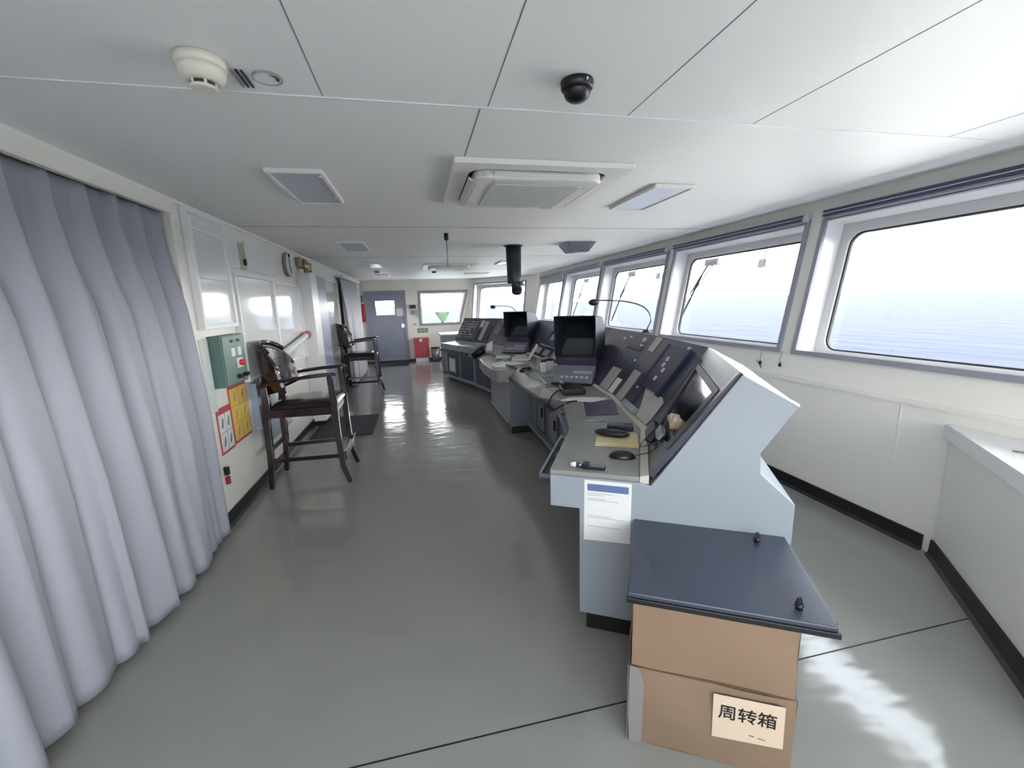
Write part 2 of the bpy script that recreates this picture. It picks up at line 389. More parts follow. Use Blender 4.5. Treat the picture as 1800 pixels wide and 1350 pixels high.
# wall behind the camera with its own window
wb = MB(); FB = frame((0, YB, 0), (1, 0, 0), (0, 0, 1), (0, -1, 0))
wb.fbox(FB, -1.6, -1.2, 0, H, 0, .2); wb.fbox(FB, -1.2, 2.6, 0, .9, 0, .2); wb.fbox(FB, -1.2, 2.6, 2.05, H, 0, .2); wb.fbox(FB, 2.6, 3.4, 0, H, 0, .2)
struct(wb.build('wall_back', 'wall'))
WN[0] += 1; r = struct(thing('window_%d' % WN[0], (1.3, YB, .97)))
MB().ring([(2.64, 2.09), (-1.24, 2.09), (-1.24, .86), (2.64, .86)], [(2.56, 2.01), (-1.16, 2.01), (-1.16, .94), (2.56, .94)], -.02, .08, FB).build('window_frame', 'winframe', r)
MB().fbox(FB, .68, .74, .9, 2.05, 0, .06).build('mullion', 'winframe', r)
portal((.7, YB-.16, 1.47), (0, 1, 0), 3.7, 1.1)
# skirting
def skirt(name, p, q, nrm, h=.095):
    p, q = Vector((*p, 0)), Vector((*q, 0)); F = frame(p, q-p, (0, 0, 1), (*nrm, 0)); l = (q-p).length
    m = MB(); prof = [(0, 0), (.03, 0), (.016, .02), (.012, h), (0, h)]
    vs = []
    for u in (0, l):
        for n_, z_ in prof: vs.append(F(u, z_, n_+.001))
    k = len(prof)
    m.add(vs, [(i, (i+1) % k, k+(i+1) % k, k+i) for i in range(k)]+[tuple(range(k)), tuple(range(2*k-1, k-1, -1))])
    struct(m.build(name, 'black'))
skirt('baseboard_left', (XL, 3.06), (XL, YE), (1, 0))
skirt('baseboard_front', (XF, 1.72), (XF, 10.45), (-1, 0))
skirt('baseboard_corner', (XF, 10.45), (1.22, YE), (-nn.x, -nn.y))
skirt('baseboard_far', (XL, YE), (1.22, YE), (0, -1), .07)
skirt('baseboard_cabinet', (2.79, 1.665), (1.93, .665), (-.758, .652))
# ceiling and floor joints
T = [0]
def trim(m, mm): T[0] += 1; struct(m.build('trim_%d' % T[0], mm))
trim(MB().box(XL, 3.02, 1.638, 1.647, H-.003, H+.001), 'white')
trim(MB().box(XL, 3.02, 1.648, 1.652, H-.001, H+.001), 'seam')
for yy in (4.05, 6.43, 8.9): trim(MB().box(XL, 3.02, yy-.005, yy+.005, H-.001, H+.001), 'seam')
for xx in (-.25, .295, .83, 1.38, 2.42): trim(MB().box(xx-.0012, xx+.0012, YB, 1.634, H-.001, H+.001), 'seam')
trim(MB().box(.268, .272, 1.652, 2.19, H-.001, H+.001), 'seam')
trim(MB().box(XL+.02, XF-.02, 1.247, 1.252, -.001, .0012), 'black')
trim(MB().box(XL-.001, XL+.02, .3, YE, H-.022, H), 'white')
trim(MB().box(XL, XL+.012, 3.06, 3.14, 0, H-.02), 'wall')
trim(MB().box(XL-.01, XL+.02, .3, 3.09, 2.085, 2.165), 'wall')
trim(MB().box(XF-.003, XF+.001, 1.93, 1.935, .1, .84), 'wall')

# ------------------------------------------------------------------ unseen sunlit decks added to bounce light indoors, and the sea
struct(MB().box(17, 62, -14, 24, -8.3, -8).build('floor_bounce_deck', mat('pale_bounce_deck', (.80, .79, .76), .7, noise=.1, nscale=.5)))  # out of view below the sills; added to throw sunlight up onto the ceiling
struct(MB().box(-3, 4.2, 12.4, 24, -.3, -.15).box(-3, 4.2, -14, YB-.3, -.3, -.15).build('floor_bounce_wings', 'cons'))  # also out of view, added to reflect daylight in through the end windows
sea = MB(); 
sea.box(-9000, 9000, -9000, 9000, -24.1, -24)
o = sea.build('sea', 'sea'); tag(o, 'pale blue open sea out to the hazy horizon', 'sea'); o['kind'] = 'stuff'

# ------------------------------------------------------------------ bridge console (one row of joined units)
ST = [((.533, 1.722), (.90, 1.51), (1.172, 1.353)), ((.82, 2.262), (1.249, 2.138), (1.602, 2.104)),
      ((1.018, 2.922), (1.45, 3.0), (1.78, 2.97)), ((1.08, 4.0), (1.55, 4.0), (1.92, 4.0)),
      ((1.08, 4.72), (1.57, 4.72), (1.94, 4.72)), ((1.08, 6.0), (1.57, 6.0), (1.94, 6.0)),
      ((1.0, 6.56), (1.47, 6.8), (1.82, 6.95)), ((.84, 7.3), (1.22, 7.72), (1.5, 7.95)), ((.42, 8.5), (.72, 8.75), (.96, 8.95))]
ZD, ZF, ZT = .765, .775, 1.213
def stv(i):
    D, Fp, Tp = [Vector((*p, 0)) for p in ST[i]]; e = (Tp-Fp).normalized(); d = (Fp-D).normalized(); k = (Tp-Fp).length/.313
    return D, Fp, Tp, e, d, k
Z = lambda p, z: (p.x, p.y, z)
def section(i):
    D, Fp, Tp, e, d, k = stv(i)
    dl = (Fp-D).length
    return [Z(D, ZD-.025), Z(D+d*.004, .60), Z(D+d*.13, .60), Z(D+d*.13, .085), Z(Fp+e*.52*k, .085), Z(Fp+e*.52*k, .715),
            Z(Fp+e*.40*k, .83), Z(Fp+e*.392*k, .91), Z(Tp+e*.19*k, 1.10), Z(Tp, ZT), Z(Fp, ZF-.04)]
def loft(secs, mb=None):
    mb = mb or MB(); n = len(secs[0]); vs = [p for s_ in secs for p in s_]
    fs = [(i*n+j, i*n+(j+1) % n, (i+1)*n+(j+1) % n, (i+1)*n+j) for i in range(len(secs)-1) for j in range(n)]
    fs += [tuple(range(n)), tuple((len(secs)-1)*n+j for j in range(n-1, -1, -1))]
    return mb.add(vs, fs)
def lerp(a, b, t): return tuple(a[k]+(b[k]-a[k])*t for k in range(3))
def facefn(i):     # point on the sloping instrument face between stations i and i+1
    _, F0, T0, _, _, _ = stv(i); _, F1, T1, _, _, _ = stv(i+1)
    A, B, Cc, Dd = Vector(Z(F0, ZF)), Vector(Z(F1, ZF)), Vector(Z(T0, ZT)), Vector(Z(T1, ZT))
    n = (B-A).cross(Cc-A).normalized(); n = -n if n.x > 0 else n
    def f(u, v, w): return tuple(A*(1-u)*(1-v)+B*u*(1-v)+Cc*(1-u)*v+Dd*u*v+n*w)
    return f
def plinthfn(i):   # point on the lower cabinet front
    D0, _, _, _, d0, _ = stv(i); D1, _, _, _, d1, _ = stv(i+1)
    A, B = D0+d0*.13, D1+d1*.13; n = Vector((-(B-A).y, (B-A).x, 0)).normalized(); n = -n if n.x > 0 else n
    return lambda u, z, w: tuple(A+(B-A)*u+Vector((0, 0, z))+n*w)
def console_unit(i0, i1, label, facemat='face', bodym='cons', end_lo=False, end_hi=False):
    D, Fp, Tp, e, d, k = stv((i0+i1)//2); root = thing('bridge_console', (D+d*.5)[:], label, 'console', 'joined units of the bridge console')
    idx = range(i0, i1+1)
    loft([section(i) for i in idx]).build('body', bodym, root, bevel=.003)
    loft([[Z(stv(i)[0]-stv(i)[4]*.004, ZD-.025), Z(stv(i)[0]-stv(i)[4]*.004, ZD), Z(stv(i)[1]-stv(i)[4]*.045, ZD), Z(stv(i)[1]-stv(i)[4]*.045, ZD-.025)] for i in idx]).build('worktop', 'desk', root, bevel=.003)
    loft([[Z(stv(i)[1]-stv(i)[4]*.044, ZD-.028), Z(stv(i)[1]-stv(i)[4]*.044, ZD+.003), Z(stv(i)[1]-stv(i)[4]*.006, ZF+.002), Z(stv(i)[1]-stv(i)[4]*.006, ZF-.038)] for i in idx]).build('edge_strip', 'cream', root, bevel=.003)
    fm = MB(); N = 8
    for i in range(i0, i1):
        f = facefn(i)
        fm.grid(lambda u, v: f(u, v, .007), N, N, smooth=False)
        for a, b in (((0, 0), (1, 0)), ((1, 0), (1, 1)), ((1, 1), (0, 1)), ((0, 1), (0, 0))):
            if (a[0] == b[0] == 0 and i > i0) or (a[0] == b[0] == 1 and i < i1-1): continue
            fm.grid(lambda u, v: f(a[0]+(b[0]-a[0])*u, a[1]+(b[1]-a[1])*u, .007*v-.012*(1-v)), N, 1, smooth=False)
    fm.build('instrument_face', facemat, root)
    ks = []
    for i in idx:
        D, Fp, Tp, e, d, k = stv(i); ks.append([Z(D+d*.16, 0), Z(D+d*.16, .085), Z(Fp+e*.49*k, .085), Z(Fp+e*.49*k, 0)])
    loft(ks).build('kick_plate', 'black', root)
    return root
def on_face(i, u0, u1, v0, v1, mm, name, root, t=.008, base=.007, bevel=.002, label=None):
    f = facefn(i); return MB().fbox(f, u0, u1, v0, v1, base, base+t).build(name, mm, root, bevel=bevel, label=label)
def face_poly(i, pts, mm, name, root, t=.003, base=.007, label=None):
    f = facefn(i); return MB().prism(pts, base, base+t, f).build(name, mm, root, label=label)
def dots(i, spots, mm, name, root, r=.008, h=.01, base=.007):
    for (u, v, *s) in spots:
        f = facefn(i); c = Vector(f(u, v, base)); n = Vector(f(u, v, base+1))-c; rr = s[0] if s else r
        q = MB().lathe([(rr, 0), (rr, h*.7), (rr*.7, h)], tuple(c), 12, ax=n); q.build(name, mm, root)

# --- nearest unit
c1 = console_unit(0, 2, 'nearest unit of the bridge console, pale blue-grey end panel facing the boxes')
f0 = facefn(0)
MB().ring([(.055, .815), (.925, .815), (.925, .785), (.60, .05), (.03, .24)], [(.12, .76), (.86, .76), (.86, .74), (.57, .12), (.10, .26)], .007, .016, f0).build('screen_frame', 'navy', c1, label='dark screen surround on the end facet')
MB().prism([(.12, .76), (.86, .76), (.86, .74), (.57, .12), (.10, .26)], .004, .009, f0).build('screen', 'screen', c1, label='dark glossy screen panel')
MB().prism([(-.004, 1), (-.004, .02), (.05, .05), (.05, .95)], .006, .012, f0).build('side_trim', 'face', c1)
MB().prism([(.0, 1.0), (.0, .84), (1.0, .86), (1.0, 1.0)], .008, .011, f0).build('upper_band', 'cons', c1, label='pale upper band of the end facet')
# segment B instruments
on_face(1, .17, .52, .33, .90, 'instr', 'instrument_panel', c1, .022)
on_face(1, .52, .555, .30, .91, 'door_navy', 'instrument_rail', c1, .028); on_face(1, .135, .17, .30, .91, 'door_navy', 'instrument_rail', c1, .028)
for (u, v) in ((.36, .70), (.36, .62), (.30, .56), (.33, .44)): on_face(1, u, u+.035, v, v+.055, 'button', 'button', c1, .006, .029, .001)
dots(1, [(.235, .93), (.15, .68)], 'button', 'knob', c1, .012, .012)
on_face(1, .47, .62, .05, .36, 'instr', 'meter', c1, .014)
dots(1, [(.55, .33), (.55, .27)], 'button', 'meter_button', c1, .008, .01, .021)
on_face(1, .72, .90, -.0, .45, 'stripe', 'label_strip', c1, .006)
on_face(1, .80, .93, .76, .985, 'stripe', 'label_strip', c1, .006)
MB().hexa([facefn(1)(a, b, c) for c in (.03, .035) for a, b in ((.29, .0), (.60, .0), (.60, .06), (.29, .06))]).build('holder_lip', 'lblue', c1)
on_face(1, .30, .60, -.0, .07, 'lblue', 'document_holder', c1, .022, label='light blue document holder')
MB().prism([(.43, .315), (.08, .325), (.02, .29), (.01, .08), (.03, -.0), (.265, -.0), (.29, .10)], .0095, .0115, facefn(1)).build('paper_notice', 'notepaper', c1, label='creased grey-white paper sheet')
# end panel: thin plate with the whole profile
D, Fp, Tp, e, d, k = stv(0); E = (Fp-D).normalized(); nE = Vector((-.5, -.866, 0))
def ep(s, z, w): return tuple(Vector((D.x, D.y, 0))+E*s+Vector((0, 0, z))+Vector((E.y, -E.x, 0))*w)
prof = [(0, .60), (0, .745), (.372, .745), (.424, .735), (.738, 1.213), (.928, 1.10), (.816, .91), (.822, .83), (.945, .715), (.945, .085), (.13, .085), (.13, .60)]
MB().prism(prof, .0, .014, ep).build('end_panel', 'cons', c1, bevel=.003)
MB().prism([(.735, 1.216), (.742, 1.206), (.93, 1.095), (.926, 1.108)], .013, .016, ep).build('end_panel_edge', 'white', c1)
# handrails
def rail(p, q, drop, out, name='handrail', root=None):
    p, q = Vector(p), Vector(q); dr = (q-p).normalized(); n = Vector((-dr.y, dr.x, 0)); n = -n if n.x > 0 else n
    pts = [p, p+n*out, q+n*out, q]
    return MB().bar([tuple(a) for a in (p+dr*.0+n*out, q+n*out)], .012, .034, side=tuple(n)).bar([tuple(p), tuple(p+n*(out+.004))], .02, .02).bar([tuple(q), tuple(q+n*(out+.004))], .02, .02).build(name, 'steel', root, bevel=.002)
rail((.545, 1.755, .715), (.815, 2.25, .715), 0, .05, root=c1)
rail((.90, 2.40, .70), (1.0, 2.86, .70), 0, .045, root=c1)
p0 = plinthfn(1)
MB().fbox(p0, .1, .5, .12, .56, 0, .008).build('cabinet_door', 'door_navy', c1, bevel=.003); MB().fbox(p0, .55, .95, .12, .56, 0, .008).build('cabinet_door', 'door_navy', c1, bevel=.003)

# --- middle unit with the first radar display
c2 = console_unit(2, 4, 'middle console unit carrying the nearer hooded display', bodym='consdk')
p2 = plinthfn(2); p3 = plinthfn(3)
for F_, u0, u1, lab in ((p2, .05, .50, None), (p2, .55, .97, None), (p3, .05, .55, None)):
    dd = MB().fbox(F_, u0, u1, .13, .57, 0, .006).build('cabinet_door', 'door_navy', c2, bevel=.002)
    MB().fbox(F_, u0+(u1-u0)*.15, u1-(u1-u0)*.15, .17, .54, .006, .012).build('door_panel', 'consdk', dd, bevel=.002)
    MB().fbox(F_, u0+(u1-u0)*.22, u0+(u1-u0)*.27, .32, .42, .012, .03).build('handle', 'blackp', dd, bevel=.003)
MB().fbox(p2, 0, 1, .085, .115, 0, .035).fbox(p3, 0, 1, .085, .115, 0, .035).build('base_ledge', 'cons', c2, bevel=.003)
# sloping apron below the worktop edge
ap = []
for (x, y, xb, yb) in ((1.018, 2.99, 1.03, 3.0), (1.065, 3.6, 1.01, 3.6), (1.075, 4.0, 1.0, 4.0), (1.08, 4.66, .99, 4.66)):
    ap.append([(x+.03, y, ZD-.03), (x-.005, y, ZD-.001), (xb, yb, .66), (xb+.02, yb, .648), (x+.03, y, .648)])
loft(ap).build('sloping_apron', 'desk', c2, bevel=.004)
MB().tube([(1.0, 3.15, .655), (.995, 3.6, .655), (.985, 4.0, .655), (.975, 4.64, .655)], .012).build('handrail', 'navy', c2)
MB().box(.975, 1.24, 4.68, 4.715, .08, .66).build('leg_panel', 'consdk', c2, bevel=.003)
MB().box(.985, 1.22, 4.675, 4.71, 0, .078).build('leg_foot', 'black', c2)
on_face(2, .15, .33, .0, .37, 'stripe', 'label_strip', c2, .006); on_face(2, .02, .12, .0, .24, 'paper', 'label_strip', c2, .005)
dots(2, [(.51, .85, .014), (.40, .90, .01), (.12, .90, .02), (.10, .80, .012)], 'button', 'knob', c2, .012, .014)
dots(2, [(.03, .56, .013)], 'silver', 'key_switch', c2)
for u in (.16, .26, .36): on_face(2, u, u+.035, .46, .54, 'instr', 'button', c2, .006)
on_face(2, .06, .36, .72, .80, 'instr', 'indicator_strip', c2, .006)
# worktop panels
MB().prism([(1.02, 2.50), (1.23, 2.47), (1.385, 2.86), (1.17, 2.93)], ZD, ZD+.004).build('desk_instrument', 'instr', c1, bevel=.001)
MB().prism([(1.06, 3.50), (1.33, 3.45), (1.42, 3.98), (1.14, 4.0)], ZD, ZD+.006).build('desk_instrument', 'instr', c2, bevel=.002)
MB().prism([(1.08, 3.62), (1.10, 3.62), (1.14, 3.98), (1.12, 3.98)], ZD+.006, ZD+.009).build('desk_instrument_edge', 'silver', c2)

# --- helm unit + steering stand
c3 = console_unit(4, 5, 'console unit behind the steering stand below the hanging periscope', bodym='consdk')
for k in range(4): on_face(4, .08+.22*k, .24+.22*k, .45, .85, 'instr' if k % 2 else 'screen', 'instrument_panel', c3, .01)
dots(4, [(.1+.08*k, .3) for k in range(10)], 'button', 'knob', c3, .012, .016)
for k in range(3): on_face(4, .12+.28*k, .30+.28*k, .06, .22, 'stripe', 'label_strip', c3, .005)
st = thing('steering_stand', (1.1, 5.4, 0), 'rounded steering stand jutting out of the middle of the console', 'steering stand')
body = [(1.0, 4.80), (1.0, 4.92), (1.0, 6.15), (1.03, 6.3), (1.2, 6.35), (1.2, 4.75), (1.04, 4.75)]
MB().prism(body, .06, .60).build('body', 'consdk', st, bevel=.004)
MB().prism([(a+.02, b) for a, b in body], 0, .06).build('kick_plate', 'black', st)
MB().prism([(.985, 4.9), (1.0, 4.9), (1.0, 6.15), (.985, 6.15)], .06, .10).build('base_ledge', 'cons', st)
MB().prism([(1.08, 4.735), (.95, 4.74), (.86, 4.80), (.82, 4.95), (.80, 5.5), (.82, 6.0), (.9, 6.25), (1.08, 6.3)], .585, .735).build('stand_top', 'tan', st, bevel=.02, segs=3)
MB().prism([(.90, 4.95), (1.02, 4.92), (1.02, 5.25), (.88, 5.3)], .735, .742).build('cover_plate', 'cream', st, bevel=.002)

bk = thing('open_booklet', (.93, 5.05, .742), 'small white open booklet lying on the steering stand top', 'booklet')
MB().hexa([(.86, 5.0, .743), (.93, 5.0, .743), (.93, 5.22, .743), (.86, 5.22, .743), (.86, 5.0, .75), (.93, 5.0, .765), (.93, 5.22, .765), (.86, 5.22, .75)]).build('left_pages', 'paper', bk)
MB().hexa([(.932, 5.0, .743), (1.0, 5.0, .743), (1.0, 5.22, .743), (.932, 5.22, .743), (.932, 5.0, .765), (1.0, 5.0, .80), (1.0, 5.22, .79), (.932, 5.22, .765)]).build('right_pages', 'paper', bk)

# --- far units
c4 = console_unit(5, 7, 'far console unit carrying the farther hooded display', bodym='consdk')
c5 = console_unit(7, 8, 'farthest console unit with a dark panel of small white switches', bodym='cons')
for root, i in ((c4, 5), (c4, 6), (c5, 7)):
    pf = plinthfn(i)
    for a, b in ((.04, .48), (.53, .96)):
        dd = MB().fbox(pf, a, b, .13, .57, 0, .006).build('cabinet_door', 'door_navy', root, bevel=.002)
        if i == 7 and a > .5:
            MB().fbox(pf, a+.14, b-.08, .22, .46, .006, .009).build('door_notice', 'paper', dd)
            MB().fbox(pf, a+.12, b-.06, .2, .48, .006, .007).build('notice_holder', 'winframe', dd)
    MB().fbox(pf, 0, 1, .085, .115, 0, .03).build('base_ledge', 'cons', root, bevel=.003)
f7 = facefn(7)
rw = random.Random(3)
for r_ in range(7):
    k = 0; u = .52
    while u < .96:
        wdt = rw.uniform(.012, .05)
        if rw.random() < .72 and k < 9: MB().fbox(f7, u, u+wdt, .18+r_*.105, .205+r_*.105+rw.uniform(0, .02), .007, .013).build('switch', 'button', c5); k += 1
        u += wdt+.018
on_face(7, .36, .52, .05, .48, 'screen', 'screen', c5, .01); on_face(7, .52, .64, .02, .14, 'screen', 'screen', c5, .01)
on_face(7, .20, .30, .1, .86, 'stripe', 'label_strip', c5, .008); on_face(7, .05, .17, .15, .7, 'instr', 'instrument_panel', c5, .012)
on_face(7, .33, .42, .62, .9, 'button', 'indicator_panel', c5, .006)
for k in range(3): on_face(6, .1+.3*k, .33+.3*k, .35, .85, 'instr' if k % 2 else 'screen', 'instrument_panel', c4, .01)
for k in range(3): on_face(5, .1+.3*k, .33+.3*k, .1, .4, 'stripe' if k % 2 else 'instr', 'instrument_panel', c4, .008)
# far end panel and lip
D8, F8, T8, e8, d8, k8 = stv(8)
MB().fbox(frame((D8.x-.02, D8.y+.02, 0), (ST[7][0][0]-D8.x, ST[7][0][1]-D8.y, 0), (0, 0, 1), (-.93, -.37, 0)), 0, 1.25, .615, .66, 0, .02).build('edge_trim', 'blackp', c5, bevel=.003)

# hooded displays
def hood_display():
    '''local frame: opening faces -x, width along y from -W to W, origin on the desk below the opening'''
    r = thing('radar_display', (0, 0, 0)); W = .19
    side = [(0, .60), (.30, .575), (.47, .44), (.44, .16), (.20, .15), (.03, .24)]
    for (a, b) in ((-W, -W+.006), (W-.006, W)):
        MB().prism(side, a, b, lambda u, v, n: (u, n, v)).build('hood_side', 'navy', r)
    MB().hexa([(0, -W, .594), (.30, -W, .569), (.30, W, .569), (0, W, .594), (0, -W, .600), (.30, -W, .576), (.30, W, .576), (0, W, .600)]).hexa([(.30, -W, .569), (.47, -W, .434), (.47, W, .434), (.30, W, .569), (.30, -W, .576), (.473, -W, .441), (.473, W, .441), (.30, W, .576)]).build('hood_top', 'navy', r)
    MB().prism([(.10, .02), (.075, .20), (.25, .53), (.44, .43), (.42, .02)], -W+.008, W-.008, lambda u, v, n: (u, n, v)).build('casing', 'instr', r, bevel=.004)
    A = Vector((.075, -W, .20)); V_ = Vector((.175, 0, .33)); F_ = frame(A, (0, 1, 0), V_, Vector((-V_.z, 0, V_.x))); L_ = V_.length
    MB().ring([(2*W-.02, L_-.01), (.02, L_-.01), (.02, .02), (2*W-.02, .02)], [(2*W-.05, L_-.04), (.05, L_-.04), (.05, .05), (2*W-.05, .05)], .001, .008, F_).build('screen_frame', 'blackp', r)
    MB().fbox(F_, .05, 2*W-.05, .05, L_-.04, 0.001, .004).build('screen', 'screen', r)
    MB().hexa([(-.10, -W+.01, .012), (.10, -W+.01, .012), (.10, W-.01, .012), (-.10, W-.01, .012), (-.10, -W+.01, .03), (.07, -W+.01, .15), (.07, W-.01, .15), (-.10, W-.01, .03)]).build('control_panel', 'consdk', r, bevel=.004)
    FP_ = frame((-.10, -W, .03), (0, 1, 0), (.17, 0, .12), (-.12, 0, .17))
    MB().fbox(FP_, .03, .20, .10, .13, .0, .005).build('label_plate', 'stripe', r)
    for k in range(6): MB().fbox(FP_, .05+.045*k, .075+.045*k, .04, .06, .0, .008).build('key', 'button', r)
    MB().box(-.11, .42, -W+.005, W-.005, 0, .013).build('foot', 'blackp', r)
    return r
h1 = hood_display(); h2 = dup(h1)
h1.location = (1.35, 3.60, ZD+.004); h1.rotation_euler.z = math.radians(55); h2.location = (1.40, 6.18, ZD+.004); h2.rotation_euler.z = math.radians(52)
tag(h1, 'dark hooded display standing nearest on the console', 'display', 'hooded displays on the console')
tag(h2, 'dark hooded display farther along, behind the steering stand', 'display', 'hooded displays on the console')

# ------------------------------------------------------------------ things on and over the console
def on_desk(x, y, z=ZD): return (x, y, z)
# floor-standing boxes at the console end
bx = Vector((.616, 1.122, 0)); be = Vector((.866, -.5, 0)); bn = Vector((.5, .866, 0))
FBX = lambda a, b, c: tuple(bx+be*a+bn*b+Vector((0, 0, c)))
lo = thing('cardboard_box', FBX(.24, .2, 0), 'brown cardboard box on the floor with a handwritten paper label', 'box', 'stacked cardboard boxes')
def bulged(a0, a1, b0, b1, z0, z1, amp, seed, root, mm):
    rr = random.Random(seed); ph = [rr.uniform(0, 6) for _ in range(6)]
    m = MB(); n = 12
    def pt(face, u, v):
        w_ = math.sin(PI*u)*math.sin(PI*v)*amp+.003*math.sin(7*u+ph[0])*math.sin(5*v+ph[1])
        if face == 0: return FBX(a0+(a1-a0)*u, b0-w_, z0+(z1-z0)*v)
        if face == 1: return FBX(a1+w_, b0+(b1-b0)*u, z0+(z1-z0)*v)
        if face == 2: return FBX(a1-(a1-a0)*u, b1+w_, z0+(z1-z0)*v)
        return FBX(a0-w_, b1-(b1-b0)*u, z0+(z1-z0)*v)
    for f_ in range(4): m.grid(lambda u, v: pt(f_, u, v), n, n)
    m.add([FBX(a0, b0, z1), FBX(a1, b0, z1), FBX(a1, b1, z1), FBX(a0, b1, z1)], [(0, 1, 2, 3)])
    m.add([FBX(a0, b0, z0), FBX(a1, b0, z0), FBX(a1, b1, z0), FBX(a0, b1, z0)], [(3, 2, 1, 0)])
    return m.build('carton', mm, root)
bulged(0, .485, 0, .44, 0, .292, .012, 2, lo, 'card2')
MB().prism([(0, 0), (.04, -.003), (.045, .06), (.043, .15), (.046, .24), (.03, .296), (-.002, .296), (-.004, .1)], .002, .006, lambda a, b, c: FBX(a, -c-.006*math.sin(PI*min(1, a/.5)), b)).build('packing_tape', 'tape', lo)
MB().prism([(0, 0), (.05, 0), (.05, .29), (0, .296)], .002, .005, lambda a, b, c: FBX(-c-.003, a, b)).build('packing_tape', 'tape', lo)
lab = MB().prism([(.256, .112), (.455, .127), (.452, .277), (.254, .272)], .0145, .0155, lambda a, b, c: FBX(a, -c, b)).build('paper_label', 'note', lo)
def text(body, size, loc, xdir, ydir, mm, name, parent, bold=0.0):
    cu = bpy.data.curves.new('t', 'FONT'); cu.body = body; cu.size = size; cu.extrude = .0006; cu.offset = bold; cu.align_x = 'CENTER'; cu.align_y = 'CENTER'
    o = bpy.data.objects.new('t', cu); COL.objects.link(o); bpy.context.view_layer.update()
    me = bpy.data.meshes.new_from_object(o.evaluated_get(bpy.context.evaluated_depsgraph_get())); bpy.data.objects.remove(o); bpy.data.curves.remove(cu)
    X, Y = Vector(xdir).normalized(), Vector(ydir).normalized(); Zv = X.cross(Y)
    off = Vector(parent.get('_o', (0, 0, 0))) if parent else Vector()
    Mx = Matrix((X, Y, Zv)).transposed().to_4x4(); Mx.translation = Vector(loc)-off; me.transform(Mx)
    me.materials.clear(); me.materials.append(M[mm]); q = bpy.data.objects.new(name, me); COL.objects.link(q); q.parent = parent; q['_o'] = tuple(off); return q
text('周转箱', .055, FBX(.352, -.0165, .212), be*1+Vector((0, 0, .02)), (0, 0, 1), 'ink', 'handwriting', lab, .0003)
MB().prism([(.36, .147), (.375, .146), (.375, .148), (.36, .149)], .0155, .0162, lambda a, b, c: FBX(a, -c, b)).prism([(.385, .144), (.405, .142), (.405, .144), (.385, .146)], .0155, .0162, lambda a, b, c: FBX(a, -c, b)).build('pen_marks', 'ink', lab)
up = thing('cardboard_box', FBX(.24, .2, .298), 'plain brown cardboard box, upper of the two under the dark board', 'box', 'stacked cardboard boxes')
bulged(.004, .478, .004, .43, .298, .548, .006, 5, up, 'card')
b1_ = MB().prism([(.02, .02), (.575, .03), (.565, .45), (.04, .46)], .550, .560, FBX).build('dark_board', 'lid', bevel=.002); tag(b1_, 'lower dark board peeking out at the right under the top board', 'board', 'dark boards on the boxes')
b2 = thing('dark_board', FBX(.27, .2, .562), 'dark blue-grey board with two black knobs lying on the boxes', 'board', 'dark boards on the boxes')
MB().prism([(-.014, -.022), (.556, -.022), (.548, .462), (-.008, .468)], .562, .582, FBX).build('panel', 'lid', b2, bevel=.003)
MB().prism([(-.016, -.03), (.562, -.03), (.562, -.018), (-.016, -.018)], .550, .568, FBX).build('edge_lip', 'blackp', b2, bevel=.002)
for (a, b) in ((.44, .40), (.475, .035)):
    c = FBX(a, b, .582)
    MB().lathe([(.010, 0), (.010, .010), (.006, .018)], c, 12).hexa([tuple(Vector(c)+be*x+bn*y+Vector((0, 0, z))) for x, y, z in ((-.012, -.004, .008), (.012, -.004, .008), (.012, .004, .008), (-.012, .004, .008), (-.006, -.003, .034), (.004, -.003, .038), (.004, .003, .038), (-.006, .003, .034))]).build('knob', 'blackp', b2)

# laminated sheet taped on the console end panel
sh = thing('paper_sheet', ep(.25, .46, .016), 'white sheet with a blue header taped to the pale console end panel', 'paper sheet')
MB().prism([(.152, .738), (.35, .738), (.348, .462), (.15, .456)], .0145, .0155, ep).build('sheet', 'paper', sh)
MB().prism([(.165, .722), (.338, .722), (.338, .690), (.165, .690)], .0156, .0160, ep).build('blue_header', 'bluep', sh)
for k, (z, l_) in enumerate(((.680, .11), (.672, .07), (.655, .08), (.648, .13), (.575, .10), (.567, .16), (.525, .14))):
    MB().prism([(.165, z), (.165+l_, z), (.165+l_, z-.0015), (.165, z-.0015)], .0156, .0159, ep).build('print_line', 'seam', sh)

# notebook pad with glasses case and black box on it
pd = thing('notebook', (1.0, 2.05, ZD), 'pale yellow notebook lying open under the black case', 'notebook')
MB().prism([(.845, 1.955), (1.035, 1.855), (1.135, 2.06), (.95, 2.15)], ZD+.001, ZD+.007).build('lower_page', 'yellow', pd)
MB().prism([(.85, 1.965), (1.03, 1.875), (1.125, 2.06), (.945, 2.15)], ZD+.008, ZD+.013).build('upper_page', 'yellow', pd)
cs = MB(); cs.ball((.975, 2.035, ZD+.032), .095, .030, .022, 20, 10)
o = cs.build('glasses_case', 'blackp'); o.data.transform(Matrix.Rotation(-.65, 4, 'Z')); tag(o, 'black oval glasses case on the yellow notebook', 'case')
o = MB().prism([(.99, 2.13), (1.115, 2.06), (1.14, 2.12), (1.02, 2.19)], ZD+.015, ZD+.05).build('charger_box', 'navy', bevel=.006); tag(o, 'small black box lying just behind the oval glasses case', 'box')
ms = MB(); ms.ball((.90, 1.765, ZD+.002), .062, .036, .032, 20, 10, lo=0.)
o = ms.build('computer_mouse', 'blackp'); o.data.transform(Matrix.Rotation(-.45, 4, 'Z')); tag(o, 'black computer mouse on the desk near the end panel', 'mouse')
cord = [(.955, 1.735, ZD+.015), (1.0, 1.70, .80), (1.06, 1.66, .86), (1.10, 1.63, .905)]
